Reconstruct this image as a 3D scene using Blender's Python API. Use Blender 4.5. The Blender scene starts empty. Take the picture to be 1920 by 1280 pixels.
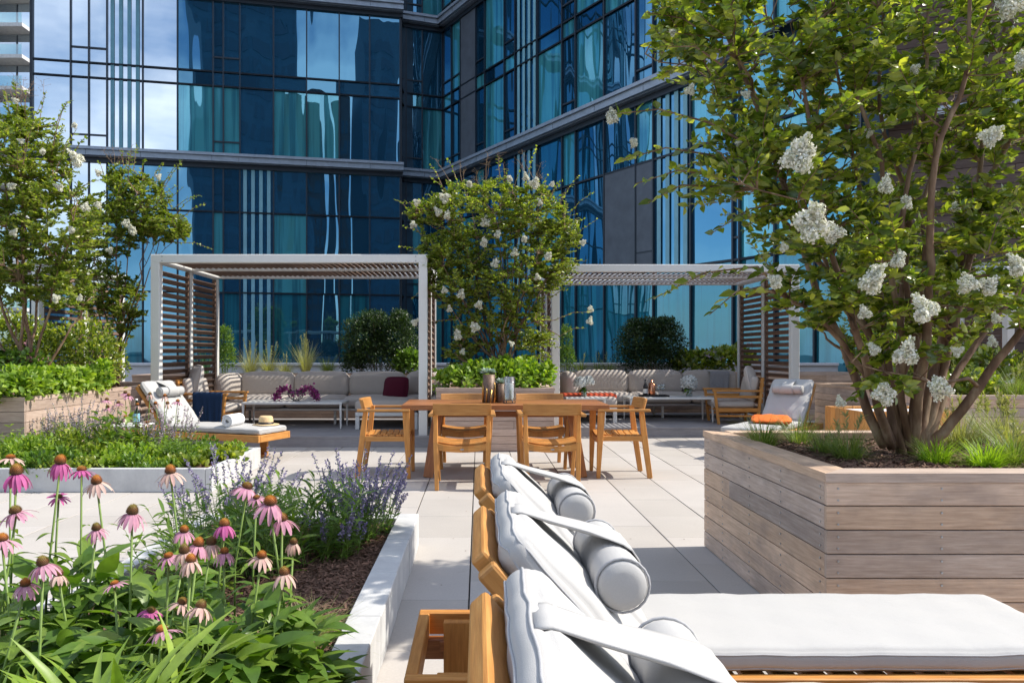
import bpy, math, random
import numpy as np
from mathutils import Vector, Matrix
R = math.radians
random.seed(7); rng = np.random.default_rng(7)
sc = bpy.context.scene
# ---------------------------------------------------------------- camera, sky, sun, exposure
F = 1420.0; CX = 898.0; CY = 660.0; H = 1.3
cam = bpy.data.cameras.new('camera'); camo = bpy.data.objects.new('camera', cam)
sc.collection.objects.link(camo); camo.location = (0, 0, H); camo.rotation_euler = (R(90), 0, 0)
cam.sensor_width = 36; cam.lens = F/1920*36
cam.shift_x = (960-CX)/1920; cam.shift_y = (CY-640)/1920
cam.clip_end = 2000; cam.clip_start = .05; sc.camera = camo
SUN_EL, SUN_AZ = R(47), R(5)          # the sun stands to the right, a little beyond
sd = Vector((math.cos(SUN_EL)*math.cos(SUN_AZ), math.cos(SUN_EL)*math.sin(SUN_AZ), math.sin(SUN_EL)))
sl = bpy.data.lights.new('sun', 'SUN'); so = bpy.data.objects.new('sun', sl); sc.collection.objects.link(so)
sl.energy = 3.7; sl.angle = R(.5); sl.color = (1, .94, .83)
so.rotation_euler = sd.to_track_quat('Z', 'Y').to_euler(); so.location = (20, 2, 22)
w = bpy.data.worlds.new('World'); sc.world = w; w.use_nodes = True
wn = w.node_tree.nodes; wl = w.node_tree.links; bg = wn['Background']
sky = wn.new('ShaderNodeTexSky'); sky.sky_type = 'NISHITA'; sky.sun_disc = False
sky.sun_elevation = SUN_EL; sky.sun_rotation = R(90)-SUN_AZ; sky.ozone_density = 1.6
tcw = wn.new('ShaderNodeTexCoord'); mpw = wn.new('ShaderNodeMapping'); mpw.inputs['Scale'].default_value = (1.6, 1.6, 4.5)
nzw = wn.new('ShaderNodeTexNoise'); nzw.inputs['Scale'].default_value = 2.2; nzw.inputs['Detail'].default_value = 5
crw = wn.new('ShaderNodeValToRGB'); crw.color_ramp.elements[0].position = .42; crw.color_ramp.elements[1].position = .66
crw.color_ramp.elements[1].color = (.75, .75, .75, 1)
mxw = wn.new('ShaderNodeMixRGB'); mxw.inputs[2].default_value = (7.5, 7.8, 8.4, 1)
wl.new(tcw.outputs['Generated'], mpw.inputs[0]); wl.new(mpw.outputs[0], nzw.inputs[0]); wl.new(nzw.outputs[0], crw.inputs[0])
wl.new(crw.outputs[0], mxw.inputs[0]); wl.new(sky.outputs[0], mxw.inputs[1]); wl.new(mxw.outputs[0], bg.inputs[0])
bg.inputs[1].default_value = .15
sc.view_settings.view_transform = 'Standard'; sc.view_settings.look = 'None'; sc.view_settings.gamma = 1
sc.view_settings.exposure = .66
sc.cycles.max_bounces = 7; sc.cycles.transparent_max_bounces = 12; sc.cycles.diffuse_bounces = 3
sc.cycles.sample_clamp_indirect = 6; sc.cycles.caustics_reflective = False; sc.cycles.caustics_refractive = False

def P(px, py, Y):                      # photo pixel + distance -> world point
    return Vector(((px-CX)/F*Y, Y, H-(py-CY)/F*Y))
# ---------------------------------------------------------------- materials
def newmat(name):
    m = bpy.data.materials.new(name); m.use_nodes = True
    nt = m.node_tree; b = nt.nodes['Principled BSDF']
    return m, nt.nodes, nt.links, b
def ramp(n, l, src, stops):
    r = n.new('ShaderNodeValToRGB'); e = r.color_ramp.elements
    e[0].position, e[0].color = stops[0][0], (*stops[0][1], 1); e[1].position, e[1].color = stops[-1][0], (*stops[-1][1], 1)
    for p, c in stops[1:-1]:
        q = e.new(p); q.color = (*c, 1)
    l.new(src, r.inputs[0]); return r.outputs[0]
def noise(n, l, vec, scale, detail=4, mscale=None, rough=.55):
    if mscale:
        mp = n.new('ShaderNodeMapping'); mp.inputs['Scale'].default_value = mscale; l.new(vec, mp.inputs[0]); vec = mp.outputs[0]
    t = n.new('ShaderNodeTexNoise'); t.inputs['Scale'].default_value = scale; t.inputs['Detail'].default_value = detail
    t.inputs['Roughness'].default_value = rough
    l.new(vec, t.inputs[0]); return t.outputs[0]
def math_(n, l, op, a, b=None):
    m = n.new('ShaderNodeMath'); m.operation = op
    for i, v in enumerate((a, b)):
        if v is None: continue
        if isinstance(v, (int, float)): m.inputs[i].default_value = v
        else: l.new(v, m.inputs[i])
    return m.outputs[0]
def mixc(n, l, fac, a, b, mode='MIX'):
    m = n.new('ShaderNodeMixRGB'); m.blend_type = mode
    for i, v in enumerate((fac, a, b)):
        if isinstance(v, (int, float)): m.inputs[i].default_value = v
        elif isinstance(v, tuple): m.inputs[i].default_value = (*v, 1)
        else: l.new(v, m.inputs[i])
    return m.outputs[0]
def bump(n, l, b, h, strength=.3, dist=.01):
    q = n.new('ShaderNodeBump'); q.inputs['Strength'].default_value = strength; q.inputs['Distance'].default_value = dist
    l.new(h, q.inputs['Height']); l.new(q.outputs[0], b.inputs['Normal']); return q
def island(n):
    return n.new('ShaderNodeNewGeometry').outputs['Random Per Island']
def wood(name, dark, mid, light, rough=.5, var=.25, grain=1.0, bmp=.25, spots=None, alt=False):
    m, n, l, b = newmat(name)
    uv = n.new('ShaderNodeTexCoord').outputs['UV']
    g = noise(n, l, uv, 6*grain, 6, (1.0, 14, 1), .6)
    g2 = noise(n, l, uv, 2.2, 3, (.8, 5, 1))
    s = math_(n, l, 'ADD', math_(n, l, 'MULTIPLY', g, .65), math_(n, l, 'MULTIPLY', g2, .35))
    c = ramp(n, l, s, [(.3, dark), (.5, mid), (.7, light)])
    v = math_(n, l, 'ADD', math_(n, l, 'MULTIPLY', island(n), var), 1-var/2)
    hs = n.new('ShaderNodeHueSaturation'); l.new(v, hs.inputs['Value']); l.new(c, hs.inputs['Color'])
    col = hs.outputs[0]
    if alt:
        f2 = math_(n, l, 'FRACT', math_(n, l, 'MULTIPLY', island(n), 7.31))
        col = mixc(n, l, 1.0, col, ramp(n, l, f2, [(0, (.92, .94, 1.0)), (.45, (1.04, 1, .97)), (.75, (1.12, 1.02, .92)), (1, (1.20, 1.05, .88))]), 'MULTIPLY')
    if spots:
        big = noise(n, l, uv, 3, 4, (1, 2, 1))
        col = mixc(n, l, ramp(n, l, big, [(.5, (0, 0, 0)), (.72, (.6, .6, .6))]), col, spots)
    oc_ = n.new('ShaderNodeTexCoord').outputs['Object']
    col = mixc(n, l, .45, col, ramp(n, l, noise(n, l, oc_, 2.6, 5, None, .65), [(.35, (.74, .74, .76)), (.6, (1.08, 1.06, 1.04))]), 'MULTIPLY')
    l.new(col, b.inputs['Base Color']); b.inputs['Roughness'].default_value = rough
    bump(n, l, b, g, bmp, .004)
    return m
def plain(name, col, rough=.5, metal=0.0, nscale=40, namp=.12, bmp=.0, spec=None, bigvar=0):
    m, n, l, b = newmat(name)
    oc = n.new('ShaderNodeTexCoord').outputs['Object']
    t = noise(n, l, oc, nscale, 5)
    a = tuple(c*(1-namp) for c in col); z = tuple(min(1, c*(1+namp)) for c in col)
    c = ramp(n, l, t, [(.3, a), (.7, z)])
    if bigvar:
        t2 = noise(n, l, oc, 1.7, 5)
        c = mixc(n, l, 1.0, c, ramp(n, l, t2, [(.3, (1-bigvar,)*3), (.7, (1, 1, 1))]), 'MULTIPLY')
    l.new(c, b.inputs['Base Color']); b.inputs['Roughness'].default_value = rough; b.inputs['Metallic'].default_value = metal
    if spec is not None: b.inputs['Specular IOR Level'].default_value = spec
    if bmp: bump(n, l, b, t, bmp, .005)
    return m
def fabric(name, col, scale=900, wr=.25, weave=.15):
    m, n, l, b = newmat(name)
    oc = n.new('ShaderNodeTexCoord').outputs['Object']
    t = noise(n, l, oc, scale, 2); w_ = noise(n, l, oc, 7, 3)
    c = ramp(n, l, t, [(.3, tuple(x*(1-weave) for x in col)), (.7, tuple(min(1, x*(1+weave*.6)) for x in col))])
    l.new(c, b.inputs['Base Color']); b.inputs['Roughness'].default_value = .92
    b.inputs['Specular IOR Level'].default_value = .2
    s = math_(n, l, 'ADD', math_(n, l, 'MULTIPLY', t, .04), math_(n, l, 'MULTIPLY', w_, wr*1.6))
    bump(n, l, b, s, .6, .02); return m
def leafmat(name, cols, trans=.35, rough=.42, spec=.5, tint=(1.5, 1.6, .5)):
    m, n, l, b = newmat(name)
    r = island(n); st = [(i/(len(cols)-1) if len(cols) > 1 else 0, c) for i, c in enumerate(cols)]
    c = ramp(n, l, r, st)
    oc = n.new('ShaderNodeTexCoord').outputs['Object']
    c = mixc(n, l, .5, c, ramp(n, l, noise(n, l, oc, 30, 2), [(.3, (.6, .6, .6)), (.7, (1.25, 1.25, 1.1))]), 'MULTIPLY')
    l.new(c, b.inputs['Base Color']); b.inputs['Roughness'].default_value = rough; b.inputs['Specular IOR Level'].default_value = spec
    tr = n.new('ShaderNodeBsdfTranslucent')
    tc = mixc(n, l, 1.0, c, tint, 'MULTIPLY'); l.new(tc, tr.inputs[0])
    mx = n.new('ShaderNodeMixShader'); mx.inputs[0].default_value = trans
    l.new(b.outputs[0], mx.inputs[1]); l.new(tr.outputs[0], mx.inputs[2]); l.new(mx.outputs[0], n['Material Output'].inputs[0])
    return m
def glassfacade(name, base, tint, refl=.5, wav=1.0, curtain=None):
    m, n, l, b = newmat(name); n.remove(b)
    oc = n.new('ShaderNodeTexCoord').outputs['Object']
    r = island(n); cv = n.new('ShaderNodeCombineXYZ'); l.new(math_(n, l, 'MULTIPLY', r, 37.0), cv.inputs[0]); l.new(math_(n, l, 'MULTIPLY', r, 11.0), cv.inputs[2])
    va = n.new('ShaderNodeVectorMath'); va.operation = 'ADD'; l.new(oc, va.inputs[0]); l.new(cv.outputs[0], va.inputs[1])
    nz = noise(n, l, va.outputs[0], .6, 1.4, (1.3, 1.3, .24), .45)
    bp = n.new('ShaderNodeBump'); bp.inputs['Strength'].default_value = 1; bp.inputs['Distance'].default_value = .042*wav; l.new(nz, bp.inputs['Height'])
    gl = n.new('ShaderNodeBsdfGlossy'); gl.inputs['Roughness'].default_value = .008
    gc = ramp(n, l, r, [(0, tuple(x*.8 for x in tint)), (1, tint)]); l.new(gc, gl.inputs[0]); l.new(bp.outputs[0], gl.inputs['Normal'])
    df = n.new('ShaderNodeBsdfDiffuse')
    bc = ramp(n, l, r, [(0, tuple(x*.5 for x in base)), (1, tuple(x*1.5 for x in base))])
    if curtain:
        st = noise(n, l, va.outputs[0], 5, 3, (1, 1, .03))
        bc = mixc(n, l, ramp(n, l, st, [(.40, (.05, .05, .05)), (.55, (1, 1, 1))]), bc, curtain)
    l.new(bc, df.inputs[0])
    mx = n.new('ShaderNodeMixShader'); mx.inputs[0].default_value = refl
    fr = n.new('ShaderNodeLayerWeight'); fr.inputs[0].default_value = .35
    l.new(math_(n, l, 'ADD', math_(n, l, 'MULTIPLY', fr.outputs[0], .5), refl), mx.inputs[0])
    l.new(df.outputs[0], mx.inputs[1]); l.new(gl.outputs[0], mx.inputs[2]); l.new(mx.outputs[0], n['Material Output'].inputs[0])
    return m
M = {}
M['teak'] = wood('teak', (.36, .145, .032), (.49, .225, .055), (.62, .335, .105), .52, .35, 1.0, .3, None, True)
M['teak_dark'] = wood('teak_dark', (.20, .07, .022), (.30, .115, .04), (.42, .18, .065), .42, .35)
M['ipe'] = wood('weathered_planks', (.33, .245, .19), (.47, .37, .30), (.62, .51, .43), .75, .4, 1.0, .6, (.27, .21, .185), True)
M['ipe_warm'] = wood('weathered_planks_warm', (.34, .235, .18), (.46, .345, .28), (.58, .455, .385), .75, .3, 1.0, .4)
M['slat'] = wood('brown_slats', (.09, .052, .038), (.15, .092, .066), (.22, .14, .10), .65, .35)
M['siding'] = wood('brown_siding', (.10, .065, .05), (.15, .10, .08), (.21, .15, .12), .7, .4)
M['white_metal'] = plain('white_painted_metal', (.76, .76, .74), .35, 0, 60, .02)
M['grey_metal'] = plain('grey_metal', (.42, .43, .45), .35, .7, 60, .08)
M['dark_metal'] = plain('dark_metal', (.03, .04, .055), .4, .3, 20, .1)
M['ledge'] = plain('ledge_metal', (.34, .39, .46), .4, .3, 5, .12)
M['panel'] = plain('grey_panel', (.10, .115, .14), .5, .1, 3, .15)
M['sofa'] = fabric('sofa_fabric', (.53, .475, .43))
M['cushion'] = fabric('white_cushion', (.47, .462, .452), 700, .2, .06)
M['piping'] = fabric('piping_fabric', (.42, .42, .43), 700, .1)
M['pillow'] = fabric('pillow_fabric', (.62, .58, .55))
M['burgundy'] = fabric('burgundy_fabric', (.10, .012, .028))
M['orange'] = fabric('orange_throw', (.75, .17, .035), 160, .5)
M['coral'] = fabric('coral_throw', (.62, .10, .045), 160, .5)
M['grey_throw'] = fabric('grey_throw', (.34, .34, .36), 160, .5, .3)
M['towel'] = fabric('white_towel', (.82, .83, .85), 300, .4)
M['straw'] = plain('straw', (.70, .50, .27), .8, 0, 220, .35, .5)
M['black'] = plain('black', (.015, .015, .018), .5)
M['soil'] = plain('bark_mulch', (.14, .078, .052), .95, 0, 45, .6, 1.0)
M['chip'] = wood('mulch_chip', (.09, .045, .03), (.18, .10, .068), (.33, .21, .15), .9, .9)
M['copper'] = plain('copper', (.75, .32, .18), .22, 1, 8, .1)
M['gold'] = plain('brass', (.60, .36, .12), .3, .8, 60, .3)
M['bark_pot'] = plain('brown_vase', (.15, .095, .065), .5, .2, 60, .5, .5)
M['candle'] = plain('candle_wax', (.85, .83, .78), .5)
M['stem'] = plain('green_stem', (.16, .25, .05), .6, 0, 30, .2)
M['dry'] = plain('dry_stalk', (.26, .17, .10), .8, 0, 30, .2)
def conemat():
    m, n, l, b = newmat('cone'); tc = n.new('ShaderNodeTexCoord'); sp = n.new('ShaderNodeSeparateXYZ'); l.new(tc.outputs['Generated'], sp.inputs[0])
    oi = n.new('ShaderNodeObjectInfo'); z = math_(n, l, 'ADD', sp.outputs[2], math_(n, l, 'MULTIPLY', noise(n, l, tc.outputs['Object'], 220, 2), .35))
    c1 = ramp(n, l, z, [(.35, (.055, .03, .012)), (.6, (.22, .07, .014)), (.85, (.42, .13, .018)), (1, (.50, .22, .03))])
    c2 = ramp(n, l, z, [(.35, (.06, .035, .012)), (.7, (.15, .06, .015)), (.95, (.20, .14, .03)), (1, (.26, .20, .04))])
    l.new(mixc(n, l, ramp(n, l, oi.outputs['Random'], [(.4, (0, 0, 0)), (.75, (1, 1, 1))]), c1, c2), b.inputs['Base Color']); b.inputs['Roughness'].default_value = .7; return m
M['cone'] = conemat()
W1 = (1, 1, .95)
M['white_flower'] = leafmat('white_blossom', [(.50, .52, .30), (.82, .81, .72), (.88, .87, .80), (.88, .88, .84)], .15, .7, .2, W1)
M['hydrangea'] = leafmat('hydrangea', [(.72, .75, .78), (.84, .86, .88)], .2, .7, .2, W1)
M['orchid'] = leafmat('orchid', [(.20, .015, .12), (.42, .06, .30)], .25, tint=W1)
M['purple'] = leafmat('purple_bloom', [(.22, .18, .36), (.34, .29, .48), (.44, .38, .54)], .2, .8, .1, W1)
M['misty'] = leafmat('misty_bloom', [(.26, .24, .30), (.36, .31, .40), (.44, .38, .42)], .2, .8, .1, W1)
M['lilac'] = leafmat('lilac_bloom', [(.38, .30, .42), (.52, .42, .50)], .2, .8, .1, W1)
M['pink'] = leafmat('pink_bloom', [(.55, .22, .30), (.7, .38, .42)], .2, .8, .1, W1)
for k, a in (('petal_magenta', [(.52, .10, .32), (.64, .20, .44)]), ('petal_pink', [(.60, .27, .42), (.74, .45, .55)]), ('petal_pale', [(.66, .42, .40), (.78, .60, .52)])):
    M[k] = leafmat(k, a, .3, .6, .2, (1.1, 1, 1))
M['leaf_tree'] = leafmat('tree_leaf', [(.07, .12, .022), (.15, .21, .032), (.27, .33, .05), (.46, .46, .09)], .46, .26, .75)
M['leaf_tree2'] = leafmat('tree_leaf_light', [(.09, .14, .022), (.17, .24, .035), (.27, .33, .055), (.40, .42, .10)], .45, .33)
M['leaf_box'] = leafmat('boxwood_leaf', [(.012, .032, .008), (.03, .065, .012), (.06, .11, .02)], .25, .45)
M['leaf_bright'] = leafmat('bright_leaf', [(.13, .24, .03), (.24, .37, .04), (.38, .48, .07)], .42, .5)
M['leaf_mid'] = leafmat('garden_leaf', [(.07, .15, .025), (.13, .23, .04), (.20, .31, .055)], .38, .4)
M['leaf_cone'] = leafmat('coneflower_leaf', [(.06, .13, .028), (.13, .22, .035), (.22, .32, .05)], .36, .36)
M['leaf_lime'] = leafmat('lime_blade', [(.22, .34, .05), (.34, .46, .09)], .4, .4)
M['blade'] = leafmat('grass_blade', [(.10, .17, .035), (.20, .28, .06), (.30, .34, .12)], .35, .5)
M['blade_lime'] = leafmat('grass_blade_lime', [(.22, .36, .03), (.36, .50, .06)], .4, .5)
M['blade_pale'] = leafmat('grass_blade_pale', [(.26, .29, .12), (.42, .40, .22)], .35, .6)
M['succ'] = leafmat('succulent', [(.28, .38, .40), (.42, .52, .54)], .1, .5)
M['agave'] = leafmat('agave_blade', [(.06, .19, .13), (.10, .26, .18)], .2, .5)
def barkmat():
    m, n, l, b = newmat('bark')
    oc = n.new('ShaderNodeTexCoord').outputs['Object']
    t = noise(n, l, oc, 14, 5, (1, 1, .25))
    c = ramp(n, l, t, [(.35, (.11, .055, .032)), (.5, (.21, .12, .07)), (.66, (.36, .25, .16))])
    l.new(c, b.inputs['Base Color']); b.inputs['Roughness'].default_value = .7; bump(n, l, b, t, .5, .01); return m
M['bark'] = barkmat()
def concretemat():
    m, n, l, b = newmat('cast_concrete')
    oc = n.new('ShaderNodeTexCoord').outputs['Object']
    t = noise(n, l, oc, 3.5, 7, None, .65); t2 = noise(n, l, oc, 60, 3); t3 = noise(n, l, oc, 2.0, 3, (3, 3, .5))
    c = ramp(n, l, t, [(.3, (.50, .50, .50)), (.5, (.60, .60, .595)), (.7, (.68, .675, .66))])
    c = mixc(n, l, .35, c, ramp(n, l, t3, [(.4, (.75, .75, .77)), (.6, (1, 1, 1))]), 'MULTIPLY')
    c = mixc(n, l, .12, c, t2, 'MULTIPLY')
    l.new(c, b.inputs['Base Color']); b.inputs['Roughness'].default_value = .8; bump(n, l, b, t2, .15, .003); return m
M['concrete'] = concretemat()
def pavemat():
    m, n, l, b = newmat('paving_slab')
    oc = n.new('ShaderNodeTexCoord').outputs['Object']
    t = noise(n, l, oc, 1.3, 6, None, .6); t2 = noise(n, l, oc, 90, 3); t3 = noise(n, l, oc, 7, 5, None, .7)
    r = island(n)
    c = ramp(n, l, r, [(0, (.43, .395, .36)), (.5, (.465, .43, .395)), (1, (.495, .46, .43))])
    c = mixc(n, l, .3, c, ramp(n, l, t, [(.3, (.72, .72, .74)), (.65, (1.05, 1.05, 1.05))]), 'MULTIPLY')
    c = mixc(n, l, .3, c, ramp(n, l, t2, [(.3, (.75, .75, .75)), (.7, (1.1, 1.1, 1.1))]), 'MULTIPLY')
    c = mixc(n, l, ramp(n, l, t3, [(.60, (0, 0, 0)), (.8, (.35, .35, .35))]), c, (.33, .29, .25))
    t4 = noise(n, l, oc, 22, 4, None, .7); c = mixc(n, l, ramp(n, l, t4, [(.68, (0, 0, 0)), (.76, (.4, .4, .4))]), c, (.26, .23, .20))
    l.new(c, b.inputs['Base Color']); b.inputs['Roughness'].default_value = .78; bump(n, l, b, t2, .12, .002); return m
M['paving'] = pavemat()
M['deck'] = wood('deck_boards', (.24, .23, .235), (.31, .295, .30), (.37, .355, .36), .7, .12, 1.0, .2)
M['roofing'] = plain('roof_ground', (.10, .10, .105), .9, 0, 3, .3)
M['joint'] = plain('joint_bed', (.05, .045, .04), .95, 0, 50, .4)
M['glass_sky'] = glassfacade('glass_pale', (.05, .12, .16), (.80, .88, .95), .78, .12)
M['glass_dark'] = glassfacade('glass_blue', (.010, .060, .115), (.24, .56, .82), .40)
M['glass_teal'] = glassfacade('glass_teal', (.03, .17, .22), (.28, .64, .82), .34, 1.0, (.08, .38, .43))
M['glass_low'] = glassfacade('glass_low', (.01, .06, .09), (.28, .60, .82), .22, 1.0, (.018, .17, .22))
M['frit'] = plain('pale_blind', (.22, .46, .55), .5, 0, 4, .08)
M['frit_dim'] = plain('grey_blue_blind', (.14, .34, .42), .5, 0, 4, .08)
M['brick'] = plain('brown_brick', (.16, .075, .05), .9, 0, 8, .3)
M['dim_window'] = plain('dim_window', (.012, .03, .06), .35, 0, 2, .2)
M['navy'] = plain('navy_tower', (.03, .075, .12), .6, 0, 2, .3)
M['far_wall'] = plain('far_wall', (.42, .45, .48), .8, 0, 2, .06)
M['white_wall'] = plain('white_wall', (.62, .63, .66), .8, 0, 2, .04)
def clearglass(name, col=(.9, .95, .95), fac=.12, rough=.02):
    m, n, l, b = newmat(name); n.remove(b)
    t = n.new('ShaderNodeBsdfTransparent'); t.inputs[0].default_value = (*col, 1)
    g = n.new('ShaderNodeBsdfGlossy'); g.inputs['Roughness'].default_value = rough
    lw = n.new('ShaderNodeLayerWeight'); lw.inputs[0].default_value = .3
    mx = n.new('ShaderNodeMixShader'); l.new(math_(n, l, 'ADD', math_(n, l, 'MULTIPLY', lw.outputs[1], .6), fac), mx.inputs[0])
    l.new(t.outputs[0], mx.inputs[1]); l.new(g.outputs[0], mx.inputs[2]); l.new(mx.outputs[0], n['Material Output'].inputs[0]); return m
M['clear'] = clearglass('clear_glass')
M['green_glass'] = clearglass('green_glass', (.02, .30, .09), .1)
M['rail_glass'] = clearglass('railing_glass', (.55, .80, .82), .25)
def navythrow():
    m, n, l, b = newmat('navy_throw')
    uv = n.new('ShaderNodeTexCoord').outputs['UV']
    t = noise(n, l, uv, 300, 2)
    c = ramp(n, l, t, [(.3, (.006, .025, .075)), (.7, (.014, .05, .13))])
    l.new(c, b.inputs['Base Color']); b.inputs['Roughness'].default_value = .95; bump(n, l, b, t, .6, .006); return m
M['navy_throw'] = navythrow()
# ---------------------------------------------------------------- object helpers
COL = sc.collection
def tag(o, label=None, cat=None, group=None, kind=None):
    if label: o['label'] = label
    if cat: o['category'] = cat
    if group: o['group'] = group
    if kind: o['kind'] = kind
    return o
def thing(name, label, cat, loc=(0, 0, 0), rz=0, group=None):
    o = bpy.data.objects.new(name, None); COL.objects.link(o); o.location = loc; o.rotation_euler = (0, 0, rz)
    o.empty_display_size = .1
    return tag(o, label, cat, group)
def finish(name, me, mat, parent=None, smooth=False, bevel=0, seg=1, uvs=None):
    me.materials.append(M[mat] if isinstance(mat, str) else mat)
    if uvs is not None:
        ul = me.uv_layers.new(name='UVMap'); ul.data.foreach_set('uv', np.asarray(uvs, dtype=np.float32).ravel())
    if smooth: me.polygons.foreach_set('use_smooth', np.ones(len(me.polygons), dtype=bool))
    me.update()
    o = bpy.data.objects.new(name, me); COL.objects.link(o)
    if parent: o.parent = parent
    if bevel:
        b = o.modifiers.new('bevel', 'BEVEL'); b.width = bevel; b.segments = seg; b.limit_method = 'ANGLE'; b.angle_limit = R(40)
        b.use_clamp_overlap = True
    return o
class MB:
    def __init__(s): s.v = []; s.f = []; s.uv = []
    def add(s, vs, fs, uvs=None, M_=None):
        o = len(s.v)
        if M_ is not None: vs = [M_ @ Vector(q) for q in vs]
        s.v += [tuple(q) for q in vs]
        for i, f in enumerate(fs):
            s.f.append([o+j for j in f])
            s.uv += (uvs[i] if uvs else [(0, 0)]*len(f))
    def box(s, x0, x1, y0, y1, z0, z1, M_=None, taper=None):
        v = [(x, y, z) for z in (z0, z1) for y in (y0, y1) for x in (x0, x1)]
        fs = [(0, 2, 3, 1), (4, 5, 7, 6), (0, 1, 5, 4), (2, 6, 7, 3), (0, 4, 6, 2), (1, 3, 7, 5)]
        d = (x1-x0, y1-y0, z1-z0); a = max(range(3), key=lambda i: d[i]); r1, r2 = random.random()*9, random.random()*9
        uvs = []
        for f in fs:
            q = [v[j] for j in f]; span = [max(p[i] for p in q)-min(p[i] for p in q) for i in range(3)]
            oth = [i for i in range(3) if span[i] > 1e-9 and i != a]
            o_ = oth[0] if oth else (a+1) % 3
            if span[a] < 1e-9 and len(oth) > 1: uvs.append([(p[oth[1]]+r1, p[oth[0]]+r2) for p in q])
            else: uvs.append([(p[a]+r1, p[o_]+r2) for p in q])
        s.add(v, fs, uvs, M_)
    def beam(s, a, b, w_, h_, w2=None, h2=None, up=(0, 0, 1)):
        a, b = Vector(a), Vector(b); d = (b-a); L = d.length; d.normalize(); up = Vector(up)
        if abs(d.dot(up)) > .98: up = Vector((0, 1, 0))
        sx = d.cross(up).normalized(); uz = sx.cross(d).normalized()
        w2 = w2 or w_; h2 = h2 or h_; r1, r2 = random.random()*9, random.random()*9
        v = []
        for p, ww, hh in ((a, w_, h_), (b, w2, h2)):
            for i, j in ((-1, -1), (1, -1), (1, 1), (-1, 1)): v.append(p+sx*(ww/2*i)+uz*(hh/2*j))
        fs = [(0, 3, 2, 1), (4, 5, 6, 7)]+[(i, (i+1) % 4, (i+1) % 4+4, i+4) for i in range(4)]
        uvs = [[(r1+.05*k, r2+.03*k) for k in range(4)]]*2
        for i in range(4):
            t = w_ if i % 2 == 0 else h_
            uvs.append([(r1, r2+i*.1), (r1, r2+i*.1+t), (r1+L, r2+i*.1+t), (r1+L, r2+i*.1)])
        s.add(v, fs, uvs)
    def tube(s, pts, rad, n=8, cap=True):
        pts = [Vector(p) for p in pts]; k = len(pts)
        if not hasattr(rad, '__len__'): rad = [rad]*k
        o = len(s.v); ref = None; u0 = random.random()*9; acc = 0
        U = []
        for i, p in enumerate(pts):
            d = (pts[min(i+1, k-1)]-pts[max(i-1, 0)]).normalized()
            if ref is None: ref = Vector((1, 0, 0)) if abs(d.x) < .8 else Vector((0, 1, 0))
            a = (ref-d*ref.dot(d)).normalized(); ref = a; b = d.cross(a)
            for j in range(n):
                t = 2*math.pi*j/n; s.v.append(tuple(p+(a*math.cos(t)+b*math.sin(t))*rad[i]))
            if i: acc += (pts[i]-pts[i-1]).length
            U.append(u0+acc)
        for i in range(k-1):
            for j in range(n):
                j2 = (j+1) % n
                s.f.append([o+i*n+j, o+i*n+j2, o+(i+1)*n+j2, o+(i+1)*n+j])
                s.uv += [(U[i], j*.02), (U[i], j*.02+.02), (U[i+1], j*.02+.02), (U[i+1], j*.02)]
        if cap:
            for i in (0, k-1):
                f = [o+i*n+j for j in range(n)]
                s.f.append(f[::-1] if i == 0 else f); s.uv += [(0, 0)]*n
    def lathe(s, prof, c=(0, 0, 0), n=24, M_=None):
        vs = []; fs = []
        for r, z in prof:
            for j in range(n):
                t = 2*math.pi*j/n; vs.append((c[0]+r*math.cos(t), c[1]+r*math.sin(t), c[2]+z))
        for i in range(len(prof)-1):
            for j in range(n):
                j2 = (j+1) % n; fs.append((i*n+j, i*n+j2, (i+1)*n+j2, (i+1)*n+j))
        s.add(vs, fs, None, M_)
    def build(s, name, mat, parent=None, smooth=False, bevel=0, seg=1):
        me = bpy.data.meshes.new(name); me.from_pydata(s.v, [], s.f)
        return finish(name, me, mat, parent, smooth, bevel, seg, s.uv)
def cushion_fn(hx, hy, hz, r, puff, wr, seed):
    """a rounded, stuffed pad: points of a unit box pulled onto rounded edges, puffed in the middle and creased"""
    rn = random.Random(seed); ph = [rn.random()*6 for _ in range(8)]
    def fn(p, lift=0):
        q = Vector((p[0]*hx, p[1]*hy, p[2]*hz)); rr = min(r, hz*.98, hx*.98, hy*.98)
        c = Vector((max(-hx+rr, min(hx-rr, q.x)), max(-hy+rr, min(hy-rr, q.y)), max(-hz+rr, min(hz-rr, q.z))))
        d = q-c
        if d.length > 1e-9: q = c+d.normalized()*(rr+lift)
        q.z += puff*max(0, (1-p[0]**2)*(1-p[1]**2))**.6*p[2]
        q.y += puff*.35*max(0, (1-p[0]**2)*(1-p[2]**2))**.6*p[1]*abs(p[1])
        q.x += puff*.35*max(0, (1-p[1]**2)*(1-p[2]**2))**.6*p[0]*abs(p[0])
        if wr:
            e = max(abs(p[0]), abs(p[1]))**3; k = q.x if abs(p[1]) > abs(p[0]) else q.y
            q += Vector((math.sin(q.y*31+ph[0])*math.sin(q.z*23+ph[3])*.6, math.sin(q.x*27+ph[1])*.5, math.sin(q.x*23+q.y*17+ph[2])*math.sin(q.y*19-q.x*9+ph[4])+.4*e*math.sin(k*62+ph[5])*(.5+.5*math.sin(k*17+ph[6]))))*wr
        return q
    return fn
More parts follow.
